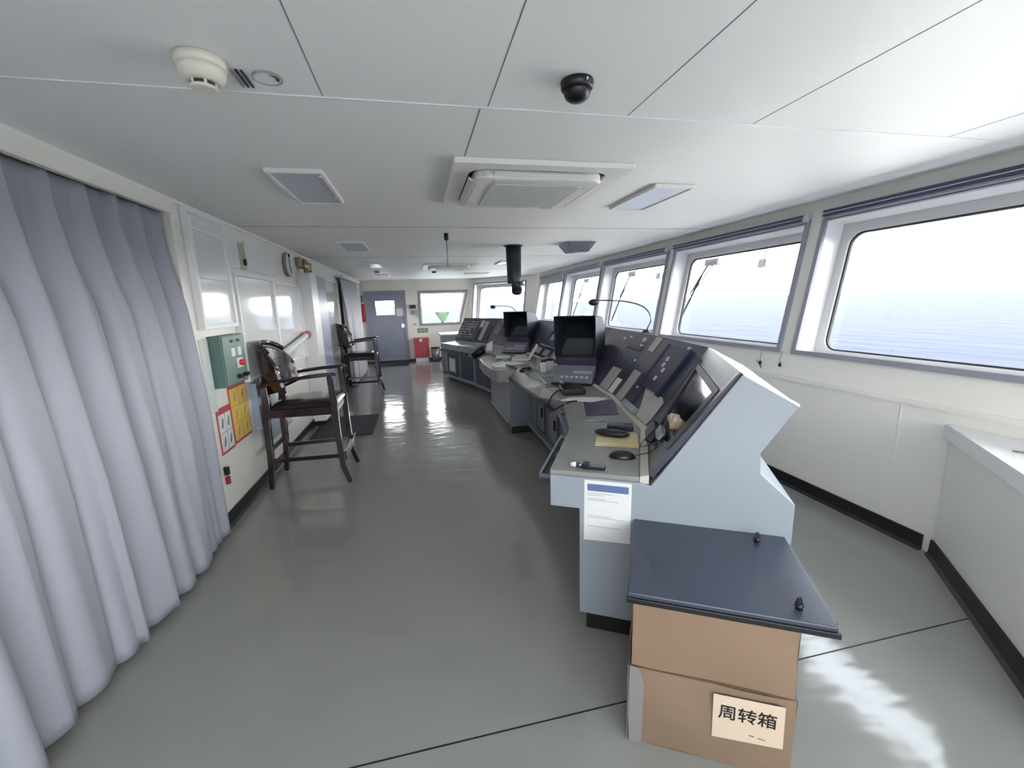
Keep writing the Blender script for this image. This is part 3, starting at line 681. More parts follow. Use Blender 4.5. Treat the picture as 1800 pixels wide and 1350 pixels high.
# phone with white-capped pen
ph = thing('mobile_phone', (.715, 1.69, ZD), 'grey handheld device with a white cap at the desk corner', 'handheld device')
FP = lambda a, b, c: (.655+a*.866-b*-.5, 1.715-a*.5+b*.866, ZD+c)
MB().prism(rrect(.035, .125, -.02, .02, .006), .0, .012, FP).build('handset', 'blackp', ph, bevel=.002)
MB().prism(rrect(.06, .122, -.016, .016, .004), .0122, .014, FP).build('screen', 'steel', ph)
MB().prism(rrect(.025, .055, -.022, .024, .004), .0, .022, FP).build('clamp', 'blackp', ph, bevel=.002)
MB().tube([FP(-.005, 0, .012), FP(.03, 0, .012)], .011, 12).build('barrel', 'steel', ph)
MB().tube([FP(-.03, 0, .012), FP(-.004, 0, .012)], [.010, .012], 12).build('white_cap', 'paper', ph)
MB().tube([FP(.03, .026, .01), FP(.035, .034, .012), FP(.05, .03, .01)], .003).build('clip', 'silver', ph)
o = MB().prism([(.955, 2.395), (1.085, 2.345), (1.088, 2.352), (.958, 2.403)], ZD+.001, ZD+.009).build('pen', 'steel', bevel=.002); tag(o, 'thin grey pen lying on the desk behind the black box', 'pen')
o = MB().prism([(1.0, 2.955), (1.20, 2.84), (1.34, 2.88), (1.30, 2.95), (1.10, 3.02)], ZD+.005, ZD+.011).build('loose_paper', 'paper'); tag(o, 'white loose papers on the desk before the nearer hooded display', 'paper')
# handset clipped to the near facet, with cable
hs = thing('radio_handset', facefn(0)(.45, .12, .03), 'black radio handset clipped on the end facet of the console', 'radio handset')
f = facefn(0)
MB().fbox(f, .40, .62, .06, .20, .016, .055).build('handset_body', 'blackp', hs, bevel=.01)
MB().fbox(f, .25, .42, .17, .26, .016, .045).build('handset_grip', 'steel', hs, bevel=.01)
MB().tube([f(.45, .07, .05), f(.42, -.02, .05), tuple(cord[2]), tuple(cord[1]), tuple(cord[0])], .0018, 6).build('cable', 'ink', hs)
bc = MB(); cc = f(.23, .39, .032)
def crump(u, v):
    a, t = 2*PI*u, PI*v; q_ = 1+.28*math.sin(3*a+2*t)*math.sin(t)+.16*math.sin(7*a-5*t)*math.sin(t)
    return (cc[0]+.022*q_*math.sin(t)*math.cos(a), cc[1]+.034*q_*math.sin(t)*math.sin(a), cc[2]+.034*q_*math.cos(t))
bc.grid(crump, 28, 14); bc = bc.build('cloth', 'beige'); tag(bc, 'crumpled beige cloth tucked on the end facet screen', 'cloth')

# gooseneck lamps on the console top
def goose(x, y, z0, pts, label):
    r = thing('gooseneck_lamp', (x, y, z0), label, 'lamp', 'gooseneck lamps on the console')
    MB().lathe([(.035, 0), (.035, .01), (.022, .022), (.012, .03)], (x, y, z0), 16).build('base', 'navy', r)
    P = [(x, y, z0+.02)]+pts; Q = []
    for i in range(len(P)-1):
        p_, a, b, c_ = [Vector(P[max(0, min(len(P)-1, i+k))]) for k in (-1, 0, 1, 2)]
        for t in [j/6 for j in range(6)]:
            Q.append(.5*((2*a)+(b-p_)*t+(2*p_-5*a+4*b-c_)*t*t+(-p_+3*a-3*b+c_)*t**3))
    Q.append(Vector(P[-1]))
    MB().tube([tuple(q) for q in Q], .006, 8).build('neck', 'steel', r)
    e = Vector(P[-1]); MB().ball((e.x-.02, e.y, e.z-.015), .05, .05, .032, 16, 8).build('lamp_head', 'navy', r)
goose(1.95, 3.42, 1.205, [(1.97, 3.38, 1.33), (1.93, 3.45, 1.43), (1.80, 3.6, 1.485), (1.62, 3.75, 1.495)], 'gooseneck lamp arching over the console right of the nearer hood')
goose(1.62, 7.30, 1.205, [(1.66, 7.2, 1.32), (1.60, 7.3, 1.42), (1.50, 7.4, 1.445), (1.33, 7.5, 1.45)], 'gooseneck lamp standing behind the farther hooded display')

# telephone, cable, papers and other gear in the middle
tp = thing('telephone', (1.15, 3.25, ZD), 'black telephone with a looping cord on the desk by the nearer hood', 'telephone')
MB().prism([(1.08, 3.14), (1.26, 3.10), (1.30, 3.32), (1.12, 3.36)], ZD, ZD+.05).build('phone_base', 'blackp', tp, bevel=.012)
MB().tube([(1.10, 3.14, ZD+.07), (1.12, 3.22, ZD+.085), (1.14, 3.34, ZD+.07)], [.022, .014, .022], 12).build('receiver', 'blackp', tp)
cab = []
for i in range(21):
    t = i/20; a = PI*t
    cab.append((1.09-.13*math.sin(a)-.02*t, 3.20-.40*t+.18*math.sin(a)*(1-t), ZD+.03-.13*math.sin(a)**2 if t > 0 else ZD+.03))
MB().tube(cab, .006, 8).build('cord', 'ink', tp)
o = MB().hexa([(1.27, 4.50, ZD), (1.42, 4.50, ZD), (1.42, 4.66, ZD), (1.27, 4.66, ZD), (1.30, 4.50, ZD+.10), (1.42, 4.50, ZD+.12), (1.42, 4.66, ZD+.12), (1.30, 4.66, ZD+.10)]).build('control_box', 'instr', bevel=.006); tag(o, 'dark control box on the desk behind the nearer hooded display', 'control box')
hh = thing('telephone', (1.12, 4.42, ZD), 'slim black telephone handset lying flat near the steering stand', 'telephone')
MB().tube([(1.05, 4.35, ZD+.04), (1.15, 4.45, ZD+.04)], .012, 8).ball((1.04, 4.34, ZD+.022), .03, .03, .02).ball((1.16, 4.46, ZD+.022), .03, .03, .02).build('receiver', 'blackp', hh)
MB().prism([(1.02, 4.30), (1.09, 4.27), (1.22, 4.47), (1.15, 4.51)], ZD, ZD+.012).build('cradle', 'steel', hh, bevel=.003)
for k, (x, y, a, lab_) in enumerate(((1.10, 5.1, .3, 'white paper on the desk behind the steering stand, nearer sheet'), (1.12, 5.75, -.2, 'white paper on the desk behind the steering stand, farther sheet'), (.80, 7.65, .2, 'white paper on the desk of the farthest console unit'))):
    q = MB().box(-.10, .10, -.14, .14, 0, .004); q.v = [(x+v[0]*math.cos(a)-v[1]*math.sin(a), y+v[0]*math.sin(a)+v[1]*math.cos(a), ZD+.001+v[2]) for v in q.v]
    tag(q.build('loose_paper', 'paper'), lab_, 'paper')
bi = thing('paper_tray', (1.12, 6.55, ZD), 'white papers propped upright in a tray before the farther hood', 'papers tray')
MB().hexa([(.98, 6.38, ZD), (1.11, 6.38, ZD), (1.11, 6.62, ZD), (.98, 6.62, ZD), (.98, 6.38, ZD+.03), (1.11, 6.38, ZD+.03), (1.11, 6.62, ZD+.03), (.98, 6.62, ZD+.03)]).build('tray', 'steel', bi, bevel=.004)
MB().hexa([(1.0, 6.40, ZD+.03), (1.08, 6.40, ZD+.03), (1.08, 6.60, ZD+.03), (1.0, 6.60, ZD+.03), (1.04, 6.43, ZD+.14), (1.10, 6.43, ZD+.17), (1.10, 6.58, ZD+.15), (1.04, 6.58, ZD+.12)]).build('paper_stack', 'paper', bi)
for (x, y, lb) in ((1.27, 4.30, 'white mug on the desk just behind the nearer hooded display, left one'), (1.36, 4.36, 'white mug on the desk just behind the nearer hooded display, right one')):
    mg = thing('mug', (x, y, ZD), lb, 'mug', 'white mugs behind the nearer display')
    MB().lathe([(.036, 0), (.04, .01), (.042, .10), (.038, .10), (.036, .02)], (x, y, ZD+.001), 20).build('cup', 'paper', mg)
    MB().tube([(x-.04, y-.01, ZD+.08), (x-.07, y-.015, ZD+.07), (x-.07, y-.015, ZD+.04), (x-.04, y-.01, ZD+.03)], .006, 8).build('handle', 'paper', mg)
bd = thing('ring_binder', (1.27, 5.42, ZD), 'open white binder standing tilted behind the steering stand', 'binder')
MB().hexa([(1.14, 5.30, ZD+.001), (1.34, 5.22, ZD+.001), (1.40, 5.46, ZD+.001), (1.20, 5.54, ZD+.001), (1.14, 5.30, ZD+.02), (1.34, 5.22, ZD+.02), (1.40, 5.46, ZD+.02), (1.20, 5.54, ZD+.02)]).build('lower_cover', 'paper', bd, bevel=.003)
MB().hexa([(1.34, 5.22, ZD+.012), (1.36, 5.215, ZD+.012), (1.42, 5.455, ZD+.012), (1.40, 5.46, ZD+.012), (1.44, 5.18, ZD+.19), (1.46, 5.175, ZD+.19), (1.52, 5.415, ZD+.19), (1.50, 5.42, ZD+.19)]).build('upper_cover', 'paper', bd, bevel=.003)
MB().hexa([(1.17, 5.31, ZD+.021), (1.33, 5.245, ZD+.021), (1.38, 5.44, ZD+.021), (1.22, 5.505, ZD+.021), (1.18, 5.32, ZD+.05), (1.32, 5.255, ZD+.06), (1.37, 5.43, ZD+.06), (1.23, 5.495, ZD+.05)]).build('pages', 'notepaper', bd)
# binoculars hanging on the far unit front
bn_ = thing('binoculars', (.9, 6.68, .70), 'dark glass bottle-like flask leaning at the far desk edge', 'flask')
o = None
MB().tube([(1.02, 6.72, .81), (.86, 6.80, .73)], [.055, .065], 14).build('barrel', 'greendk', bn_)
MB().tube([(.98, 6.56, .80), (.82, 6.64, .70)], [.055, .065], 14).build('barrel', 'blackp', bn_)
MB().tube([(.94, 6.76, .77), (.90, 6.60, .75)], .025, 10).build('bridge', 'blackp', bn_)
bn_['label'] = 'black and green binoculars hanging at the edge of the far desk'; bn_['category'] = 'binoculars'
# low grey chest beyond the far console end
ch = thing('low_cabinet', (.7, 9.9, 0), 'low grey cabinet standing beyond the far end of the console', 'cabinet')
MB().box(.50, 1.15, 9.5, 10.3, .04, .82).build('body', 'consdk', ch, bevel=.004); MB().box(.47, 1.18, 9.47, 10.33, .82, .86).build('top', 'tan', ch, bevel=.004)
MB().box(.52, 1.13, 9.53, 10.27, 0, .04).build('kick_plate', 'black', ch)

# ------------------------------------------------------------------ ceiling fittings
def cassette(x, y, s, label):
    r = thing('air_conditioner', (x, y, H-.03), label, 'air conditioner', 'ceiling cassette air conditioners')
    q = lambda h, rr: [(x+a, y+b) for a, b in rrect(-h, h, -h, h, rr, 6)]
    MB().ring(q(s/2, .012), q(s*.40, .09), H-.028, H-.001).build('frame', 'ceilpl', r, bevel=.004)
    MB().prism(q(s*.402, .09), H-.012, H-.001).build('air_slot', 'slot', r)
    MB().prism(q(s*.375, .08), H-.062, H-.012).build('centre_panel', 'ceilpl', r, bevel=.012, segs=3)
    g = MB().prism(q(s*.27, .03), H-.068, H-.063).build('intake_grille', 'grille', r)
    m = MB()
    for k in range(26):
        t = -s*.26+s*.52*k/25; m.box(x+t-.0016, x+t+.0016, y-s*.262, y+s*.262, H-.0695, H-.068)
    m.build('grille_slats', 'ceilpl', r)['kind'] = 'stuff'
    for a in range(4):
        c, sn = math.cos(a*PI/2), math.sin(a*PI/2)
        def Fv(u, v, n): return (x+u*c-v*sn, y+u*sn+v*c, H-n)
        MB().hexa([Fv(-s*.27, s*.355, .064), Fv(s*.27, s*.355, .064), Fv(s*.27, s*.40, .04), Fv(-s*.27, s*.40, .04), Fv(-s*.27, s*.352, .055), Fv(s*.27, s*.352, .055), Fv(s*.27, s*.395, .03), Fv(-s*.27, s*.395, .03)]).build('air_vane', 'ceilpl', r)
        MB().fbox(lambda u, v, n: Fv(u, v, n), s*.20, s*.265, s*.30, s*.35, .062, .0645).build('corner_cover', 'grille', r)
cassette(.68, 2.62, .93, 'large white ceiling cassette air conditioner, the nearer one')
cassette(.62, 7.95, .93, 'white ceiling cassette air conditioner far down the room')
def ceil_light(x0, x1, y0_, y1_, label, mm='diff'):
    r = thing('ceiling_light', ((x0+x1)/2, (y0_+y1_)/2, H-.02), label, 'ceiling light', 'rectangular ceiling lights')
    o_, i_ = rrect(x0, x1, y0_, y1_, .01, 3), rrect(x0+.018, x1-.018, y0_+.018, y1_-.018, .008, 3)
    MB().ring(o_, i_, H-.022, H-.001).build('frame', 'ceilpl', r, bevel=.002)
    MB().prism(rrect(x0+.015, x1-.015, y0_+.015, y1_-.015, .01, 3), H-.016, H-.002).build('diffuser', mm, r)
    m = [(x0+.02, y0_+.05), (x1-.02, y0_+.05), (x0+.02, y1_-.2), (x1-.02, y1_-.2)]
    for a, b in m: MB().lathe([(.008, -.006), (.008, 0)], (a, b, H-.021), 8).build('screw', 'ceilpl', r)
ceil_light(-.68, -.41, 2.42, 3.11, 'ceiling light panel with grey diffuser, nearest on the left side')
ceil_light(1.46, 1.74, 2.50, 3.15, 'ceiling light panel right of the nearer air conditioner', 'diffw')
ceil_light(-.77, -.49, 4.87, 5.60, 'second ceiling light panel on the left side')
ceil_light(-.80, -.52, 7.2, 8.05, 'third ceiling light panel on the left side', 'diffw')
ceil_light(1.40, 1.72, 7.1, 7.7, 'ceiling light panel behind the hanging periscope tube', 'diffw')
ceil_light(-.82, -.54, 9.75, 10.4, 'farthest ceiling light panel on the left side', 'diffw')
ceil_light(1.1, 1.65, 9.7, 9.95, 'farthest ceiling light panel on the right side', 'diffw')
sd = thing('smoke_detector', (-.53, 1.46, H-.06), 'round cream smoke detector on the ceiling at upper left', 'smoke detector')
MB().lathe([(.062, 0), (.062, -.018), (.058, -.024)], (-.53, 1.46, H-.001), 32).build('base', 'offwhite', sd)
MB().lathe([(.058, 0), (.057, -.016), (.047, -.032), (.036, -.036)], (-.53, 1.46, H-.024), 32).build('housing', 'offwhite', sd)
MB().lathe([(.030, 0), (.030, -.012)], (-.53, 1.46, H-.058), 24).build('sensor_slots', 'slot', sd)
MB().lathe([(.034, 0), (.034, -.004), (.028, -.007)], (-.53, 1.46, H-.070), 24).build('cap', 'offwhite', sd)
for a in range(6):
    c = (-.53+.031*math.cos(a*PI/3), 1.46+.031*math.sin(a*PI/3)); MB().box(c[0]-.003, c[0]+.003, c[1]-.003, c[1]+.003, H-.071, H-.057).build('rib', 'offwhite', sd)
vt_ = thing('ceiling_vent', (-.40, 1.53, H-.01), 'oval ceiling vent with a brown stain beside the smoke detector', 'vent')
pts = lambda r1, r2: [(-.385+r1*1.0*math.cos(a), 1.535+r2*math.sin(a)) for a in [2*PI*i/32 for i in range(32)]]
MB().ring(pts(.041, .041), pts(.0385, .0385), H-.006, H-.0005).build('rim', 'winframe', vt_)
MB().prism(pts(.0385, .0385), H-.003, H-.0005).build('disc', 'ceilpl', vt_)
MB().prism([(-.375, 1.512), (-.36, 1.52), (-.352, 1.537), (-.358, 1.553), (-.364, 1.545), (-.362, 1.53)], H-.0042, H-.003).build('stain', 'brownst', vt_)
sl2 = thing('ceiling_grille', (-.45, 1.55, H-.004), 'short slotted ceiling grille between the detector and the oval vent', 'grille')
for k in range(3): MB().box(-.475+.014*k, -.469+.014*k, 1.50, 1.60, H-.005, H-.0005).build('slot', 'slot' if k else 'winframe', sl2)
dm = thing('dome_camera', (.545, 1.42, H-.06), 'small black dome hanging from the ceiling above the console', 'dome camera')
MB().lathe([(.052, 0), (.053, -.010), (.050, -.022), (.046, -.026)], (.545, 1.42, H-.001), 32).build('mount_ring', 'blackp', dm)
MB().lathe([(.045, 0), (.043, -.012), (.036, -.026), (.025, -.034), (.004, -.037)], (.545, 1.42, H-.022), 32).build('dome', 'blackp', dm)
for a in range(3):
    c = (.545+.0525*math.cos(a*2.1+.8), 1.42+.0525*math.sin(a*2.1+.8)); MB().ball((c[0], c[1], H-.012), .004, .004, .005, 8, 5).build('screw', 'paper', dm)
pc = thing('periscope', (1.2, 5.27, 1.66), 'dark blue periscope tube hanging from the ceiling over the console', 'periscope')
MB().lathe([(.12, 0), (.12, -.01)], (1.2, 5.27, H-.001), 28).build('flange', 'navy', pc)
MB().lathe([(.095, 0), (.085, -.42), (.084, -.44)], (1.2, 5.27, H-.01), 28).build('tube', 'navy', pc)
MB().lathe([(.066, 0), (.066, .10), (.064, .12)], (1.225, 5.25, H-.55), 24).ball((1.225, 5.25, H-.55), .066, .066, .045, 24, 8).build('eyepiece_housing', 'navy', pc)
MB().tube([(1.25, 5.18, H-.45), (1.29, 5.14, H-.45)], .02, 12).build('eyepiece', 'steel', pc)
sp_ = thing('ceiling_spotlight', (1.95, 5.1, H-.1), 'tapered metal downlight on the ceiling right of the periscope', 'spotlight')
q = lambda h, z: [(1.95-h, 5.1-h, z), (1.95+h, 5.1-h, z), (1.95+h, 5.1+h, z), (1.95-h, 5.1+h, z)]
MB().hexa(q(.11, H-.11)+q(.18, H-.004)).build('shade', 'steel', sp_, bevel=.006)
MB().lathe([(.08, 0), (.08, -.006)], (1.95, 5.1, H-.111), 20).build('lens', 'diffw', sp_)
rd = thing('hanging_rod', (.33, 4.375, 1.87), 'thin black rod hanging from the ceiling before the far cassette', 'rod')
MB().lathe([(.022, 0), (.022, -.06), (.012, -.066)], (.33, 4.375, H-.001), 16).build('holder', 'blackp', rd)
MB().tube([(.33, 4.375, H-.06), (.33, 4.375, 1.865)], .005, 8).build('rod', 'steel', rd)
o = MB().box(-.74, -.66, 8.8, 8.95, H-.04, H).build('ceiling_sensor', 'pink', bevel=.004); tag(o, 'small red-brown box on the far left ceiling', 'alarm box')
o = MB().lathe([(.05, 0), (.045, -.03), (.02, -.04)], (.40, 9.1, H-.001), 16).build('smoke_detector', 'slot'); tag(o, 'small dark round detector on the ceiling beyond the far cassette', 'detector')

# ------------------------------------------------------------------ roller blinds, wipers, lamps at the front windows
where = ['beside the camera, over the window behind', 'over the nearest large window at the right edge', 'over the second window from the right', 'over the third window from the right', 'over the fourth window from the right', 'over the farthest front window, drawn slightly down']
for i, (a, b) in enumerate(WY):
    c = FW((a+b)/2-y0, vt+.02, -.04)
    r = thing('roller_blind', c, ('dark roller blind cassette ' if i != 5 else 'grey roller blind ')+where[i], 'roller blind', 'roller blinds over the front windows')
    MB().fbox(FW, a-y0+.02, b-y0-.02, vt-.012, vt+.035, -.055, -.001).build('cassette', 'blind', r, bevel=.01)
    MB().fbox(FW, a-y0+.02, b-y0-.02, vt+.002, vt+.008, -.060, -.054).build('chrome_strip', 'silver', r)
    MB().fbox(FW, a-y0+.03, b-y0-.03, vt-.028, vt-.012, -.045, -.03).build('bottom_bar', 'winframe', r, bevel=.003)
    for u in (a-y0+.01, b-y0-.02): MB().fbox(FW, u-.005, u+.02, vt-.02, vt+.04, -.058, 0).build('end_cap', 'paneframe', r, bevel=.003)
    if i == 5: MB().fbox(FW, a-y0+.04, b-y0-.04, vt-.16, vt-.02, -.032, -.028).build('blind_fabric', 'winframe', r)
for (y, z, lab_, tw) in ((3.02, .93, 'black cord toggle hanging below the second window', 1), (2.82, .94, 'small black cord toggle hanging below the pillar by the nearest window', 0)):
    r = thing('cord_toggle', (XF-.02, y, z), lab_, 'cord toggle', 'cord toggles under the windows')
    MB().tube([(XF-.003, y, 1.06), (XF-.022, y, 1.0), (XF-.02, y+.004, z+.03)], .0022, 6).build('cord', 'seam', r)
    mm = MB().lathe([(.004, .03), (.012, .015), (.011, 0), (.004, -.006)], (XF-.02, y, z), 10)
    if tw: mm.bar([(XF-.02, y-.015, z-.035), (XF-.02, y+.004, z+.005), (XF-.02, y+.05, z+.03)], [.004, .014, .003], [.004, .012, .003])
    mm.build('toggle', 'blackp', r)
def wiper(ya, yb, label):
    r = thing('window_wiper', (XF+.4, ya, 1.9), label, 'wiper', 'wipers outside the front windows')
    u = ya-y0
    MB().tube([FW(u, 1.06, .26), FW(u+.22, .72, .25)], .010, 8).tube([FW(u-.10, 1.08, .27), FW(u+.20, .70, .25)], .006, 8).build('wiper_arm', 'gasket', r)
    MB().bar([FW(u+.05, .92, .235), FW(u+.34, .33, .235)], .008, .02).build('wiper_blade', 'blackp', r)
    MB().fbox(FW, u-.16, u+.06, 1.03, 1.10, .24, .30).build('wiper_motor', 'winframe', r, bevel=.008)
wiper(4.36, 4.7, 'wiper hanging outside the second window from the right')
wiper(6.18, 6.5, 'wiper hanging outside the third window from the right')
wiper(8.0, 8.3, 'wiper hanging outside the fourth window from the right')
for (y, lab_) in ((3.62, 'small square outside lamp seen through the second window'), (5.45, 'small outside lamp seen through the third window'), (7.15, 'small outside lamp seen through the fourth window')):
    r = thing('outside_lamp', FW(y-y0, 1.0, .3), lab_, 'lamp', 'lamps outside the front windows')
    MB().tube([FW(y-y0, 1.24, .19), FW(y-y0, 1.20, .30), FW(y-y0-.02, 1.08, .30), FW(y-y0, 1.02, .30)], .006, 8).build('bracket', 'winframe', r)
    MB().fbox(FW, y-y0-.035, y-y0+.035, .95, 1.03, .28, .34).build('lamp_body', 'paneframe', r, bevel=.006)
    MB().fbox(FW, y-y0-.06, y-y0-.042, .96, 1.03, .28, .34).build('lamp_shield', 'winframe', r, bevel=.004)

# ------------------------------------------------------------------ low cabinet at the right edge
cb = thing('low_cabinet', (2.5, .9, 0), 'low white cabinet with a thick top against the window wall at right', 'cabinet')
P4 = [(2.79, 1.665), (1.93, .665), (2.30, .05), (2.79, .05)]
MB().prism(P4, .0, .70).build('body', 'wall', cb)
P5 = [(2.79, 1.70), (1.885, .655), (2.28, .0), (2.79, .0)]
MB().prism(P5, .70, .775).build('top', 'white', cb, bevel=.002)
o = MB().tube([(2.56, 1.30, .779), (2.60, 1.27, .779), (2.72, 1.22, .779), (2.70, 1.20, .779), (2.58, 1.25, .779), (2.56, 1.29, .779)], .003, 6).build('wire_clip', 'brass'); tag(o, 'thin wire clip lying on the low cabinet at the right edge', 'clip')

# ------------------------------------------------------------------ curtains
def curtain(name, y0c, y1c, x, z0, z1, period, amp, mm, label, seed=1):
    rr = random.Random(seed); n = round((y1c-y0c)/period); ph = [rr.uniform(-.5, .5) for _ in range(n+2)]; am = [rr.uniform(.7, 1.25) for _ in range(n+2)]
    def fn(u, v):
        y = y0c+(y1c-y0c)*u; t = u*n; i = int(min(t, n-1)); f_ = t-i
        z = z0+(z1-z0)*v
        k = (1-v)
        env = .45+.75*min(1, k*1.6)
        a = amp*env*(am[i]*(1-f_)+am[i+1]*f_)*(1+.12*math.sin(3*v+ph[i]*9))
        p = 2*PI*(t+.16*(ph[i]*(1-f_)+ph[i+1]*f_)*(.4+k))
        q = p % (2*PI); q = q-2*PI if q > PI else q
        low = 2*abs(math.cos(q/2))**.8-1+.10*math.sin(2*p+4*v+i*1.7)
        high = 1.7*math.exp(-(q/.55)**2)*(.8+.2*math.cos(q*9))-.75
        t2 = max(0., min(1., (v-.70)/.25)); t2 = t2*t2*(3-2*t2)
        s_ = low*(1-t2)+high*t2*.75
        return (x+.045*k+a*s_, y+(.030*math.sin(p)+.018*math.sin(p*.5+ph[i]*4))*min(1, k*2), z+.008*math.sin(p+1)*k)
    m = MB().grid(fn, n*24, 40)
    o = m.build(name, mm, solid=.004)
    return tag(o, label, 'curtain')
curtain('curtain', .62, 3.03, XL-.045, .03, 2.10, .205, .082, 'curtain', 'tall blue-grey pleated curtain filling the left edge', 4)
curtain('curtain', 8.45, 10.6, XL+.09, .03, 2.03, .2, .045, 'curtain2', 'pale grey curtain far down the left wall beyond the chairs', 9)
tr = MB().box(XL+.03, XL+.16, 8.35, 10.7, 2.04, 2.075).build('curtain_rail', 'ceilpl', bevel=.003); tag(tr, 'white curtain rail above the pale far curtain', 'curtain rail')

# ------------------------------------------------------------------ left wall fittings
FL = frame((XL, 0, 0), (0, 1, 0), (0, 0, 1), (1, 0, 0))
def framed(name, a, b, c, d_, t, label, cat, group=None, fw=.025, face='board', sub=None):
    r = thing(name, FL((a+b)/2, c, t/2), label, cat, group)
    MB().ring([(b, d_), (a, d_), (a, c), (b, c)], [(b-fw, d_-fw), (a+fw, d_-fw), (a+fw, c+fw), (b-fw, c+fw)], .001, t, FL).build('frame', 'white', r, bevel=.002)
    MB().fbox(FL, a+fw-.002, b-fw+.002, c+fw-.002, d_-fw+.002, .002, t*.6).build('glazing', face, r)
    return r
r = framed('chart_board', 3.20, 3.75, 1.385, 2.155, .045, 'tall glazed wall board next to the big curtain', 'board', None, .03)
MB().fbox(FL, 3.235, 3.715, 2.03, 2.045, .0275, .034).build('glazing_bar', 'white', r); MB().fbox(FL, 3.24, 3.70, 1.72, 1.725, .0275, .0285).build('print_line', 'winframe', r)
framed('notice_board', 3.80, 4.72, .93, 1.80, .05, 'white glazed board behind the nearer chair, left half', 'board', 'pair of glazed boards', .022)
framed('notice_board', 4.73, 5.72, .93, 1.78, .05, 'white glazed board behind the nearer chair, right half', 'board', 'pair of glazed boards', .022)
r = thing('wall_panel', FL(4.3, 1.9, 0), 'pale switch panel high on the left wall above the glazed boards', 'panel')
MB().fbox(FL, 3.82, 4.05, 1.84, 2.12, .001, .012).build('left_plate', 'white', r, bevel=.002); MB().fbox(FL, 4.07, 4.17, 1.84, 2.06, .001, .01).build('olive_strip', 'olive', r)
MB().fbox(FL, 4.20, 4.95, 1.84, 2.09, .001, .012).build('right_plate', 'white', r, bevel=.002); MB().fbox(FL, 4.13, 4.16, 1.88, 1.93, .01, .03).build('knob', 'blackp', r, bevel=.004)
pt = thing('rolled_chart', FL(4.9, 1.05, .1), 'long white rolled chart tube with a maroon end on the left wall', 'chart tube')
MB().tube([FL(4.55, 1.054, .085), FL(5.60, 1.185, .085)], .035, 16).build('paper_roll', 'paper', pt)
MB().tube([FL(5.585, 1.183, .085), FL(5.68, 1.195, .085)], .045, 16).build('end_cap', 'pink', pt)
MB().fbox(FL, 4.6, 4.62, .98, 1.06, .05, .12).build('bracket', 'white', pt)
r = thing('electric_cabinet', FL(3.47, .98, .05), 'grey-green electric box with a red switch on the left wall', 'electric box')
MB().fbox(FL, 3.28, 3.66, .975, 1.335, .001, .085).build('housing', 'greendk', r, bevel=.004); MB().fbox(FL, 3.29, 3.65, .985, 1.325, .085, .093).build('door', 'green', r, bevel=.002)
for u in (3.42, 3.53): MB().fbox(FL, u, u+.035, 1.28, 1.30, .093, .10).build('lamp', 'blackp', r); MB().fbox(FL, u-.01, u+.045, 1.18, 1.24, .093, .097).build('name_plate', 'paper', r)
MB().fbox(FL, 3.48, 3.58, 1.09, 1.16, .093, .097).build('switch_plate', 'paper', r); MB().lathe([(.022, 0), (.022, .03)], FL(3.53, 1.125, .097), 12, ax=(1, 0, 0)).build('red_switch', 'redb', r)
for u in (3.45, 3.56): MB().fbox(FL, u, u+.045, 1.015, 1.045, .093, .125).build('latch', 'blackp', r, bevel=.004)
o = MB().fbox(FL, 3.16, 3.27, .82, 1.32, .001, .01).build('information_sheet', 'pale'); tag(o, 'pale blue-green sheet on the wall left of the electric box', 'sheet')
def poster(a, b, c, d_, mm, top, label, cells, name='poster'):
    r = thing(name, FL((a+b)/2, c, 0), label, 'poster', 'safety posters on the left wall')
    MB().fbox(FL, a, b, c, d_, .001, .006).build('border', 'pink', r)
    MB().fbox(FL, a+.012, b-.012, c+.02, d_-top, .006, .008).build('print', mm, r)
    nx, ny = cells; W, Hh = (b-a-.024), (d_-top-c-.02)
    for i in range(1, nx): MB().fbox(FL, a+.012+W*i/nx-.002, a+.012+W*i/nx+.002, c+.02, d_-top, .008, .009).build('grid_line', 'brass', r)
    for j in range(1, ny): MB().fbox(FL, a+.012, b-.012, c+.02+Hh*j/ny-.002, c+.02+Hh*j/ny+.002, .008, .009).build('grid_line', 'brass', r)
    for i in range(nx):
        for j in range(ny):
            u, v = a+.012+W*(i+.5)/nx, c+.02+Hh*(j+.5)/ny
            MB().prism([(u-.02, v-.03), (u-.004, v-.035), (u+.012, v-.01), (u+.02, v+.03), (u+.008, v+.035), (u-.006, v+.005)], .008, .009, FL).build('figure', 'brass' if mm == 'postery' else 'seam', r)
poster(3.47, 3.80, .51, .955, 'postery', .03, 'yellow safety poster with a grid of figures and red border', (2, 3))
poster(3.24, 3.46, .50, .83, 'paper', .045, 'small white poster with a red top strip beside the yellow one', (2, 2))
r = thing('wall_switch', FL(3.235, .31, 0), 'small black and red switch low on the wall by the curtain', 'switch')
MB().fbox(FL, 3.22, 3.25, .36, .42, .001, .03).build('switch', 'blackp', r, bevel=.004); MB().fbox(FL, 3.225, 3.255, .29, .345, .001, .025).build('red_switch', 'darkred', r, bevel=.004)
r = thing('document_holder', FL(4.05, .5, 0), 'blue-grey hanging document holder with papers behind the nearer chair', 'document holder')
MB().fbox(FL, 3.90, 4.16, .50, .90, .001, .05).build('pocket', 'lblue', r, bevel=.004); MB().fbox(FL, 4.0, 4.32, .60, .92, .051, .056).build('paper', 'paper', r)
o = MB().fbox(FL, 4.0, 4.9, .30, .60, .001, .008).build('plastic_sheet', 'haze'); tag(o, 'pale translucent plastic sheet low on the wall behind the nearer chair', 'sheet')
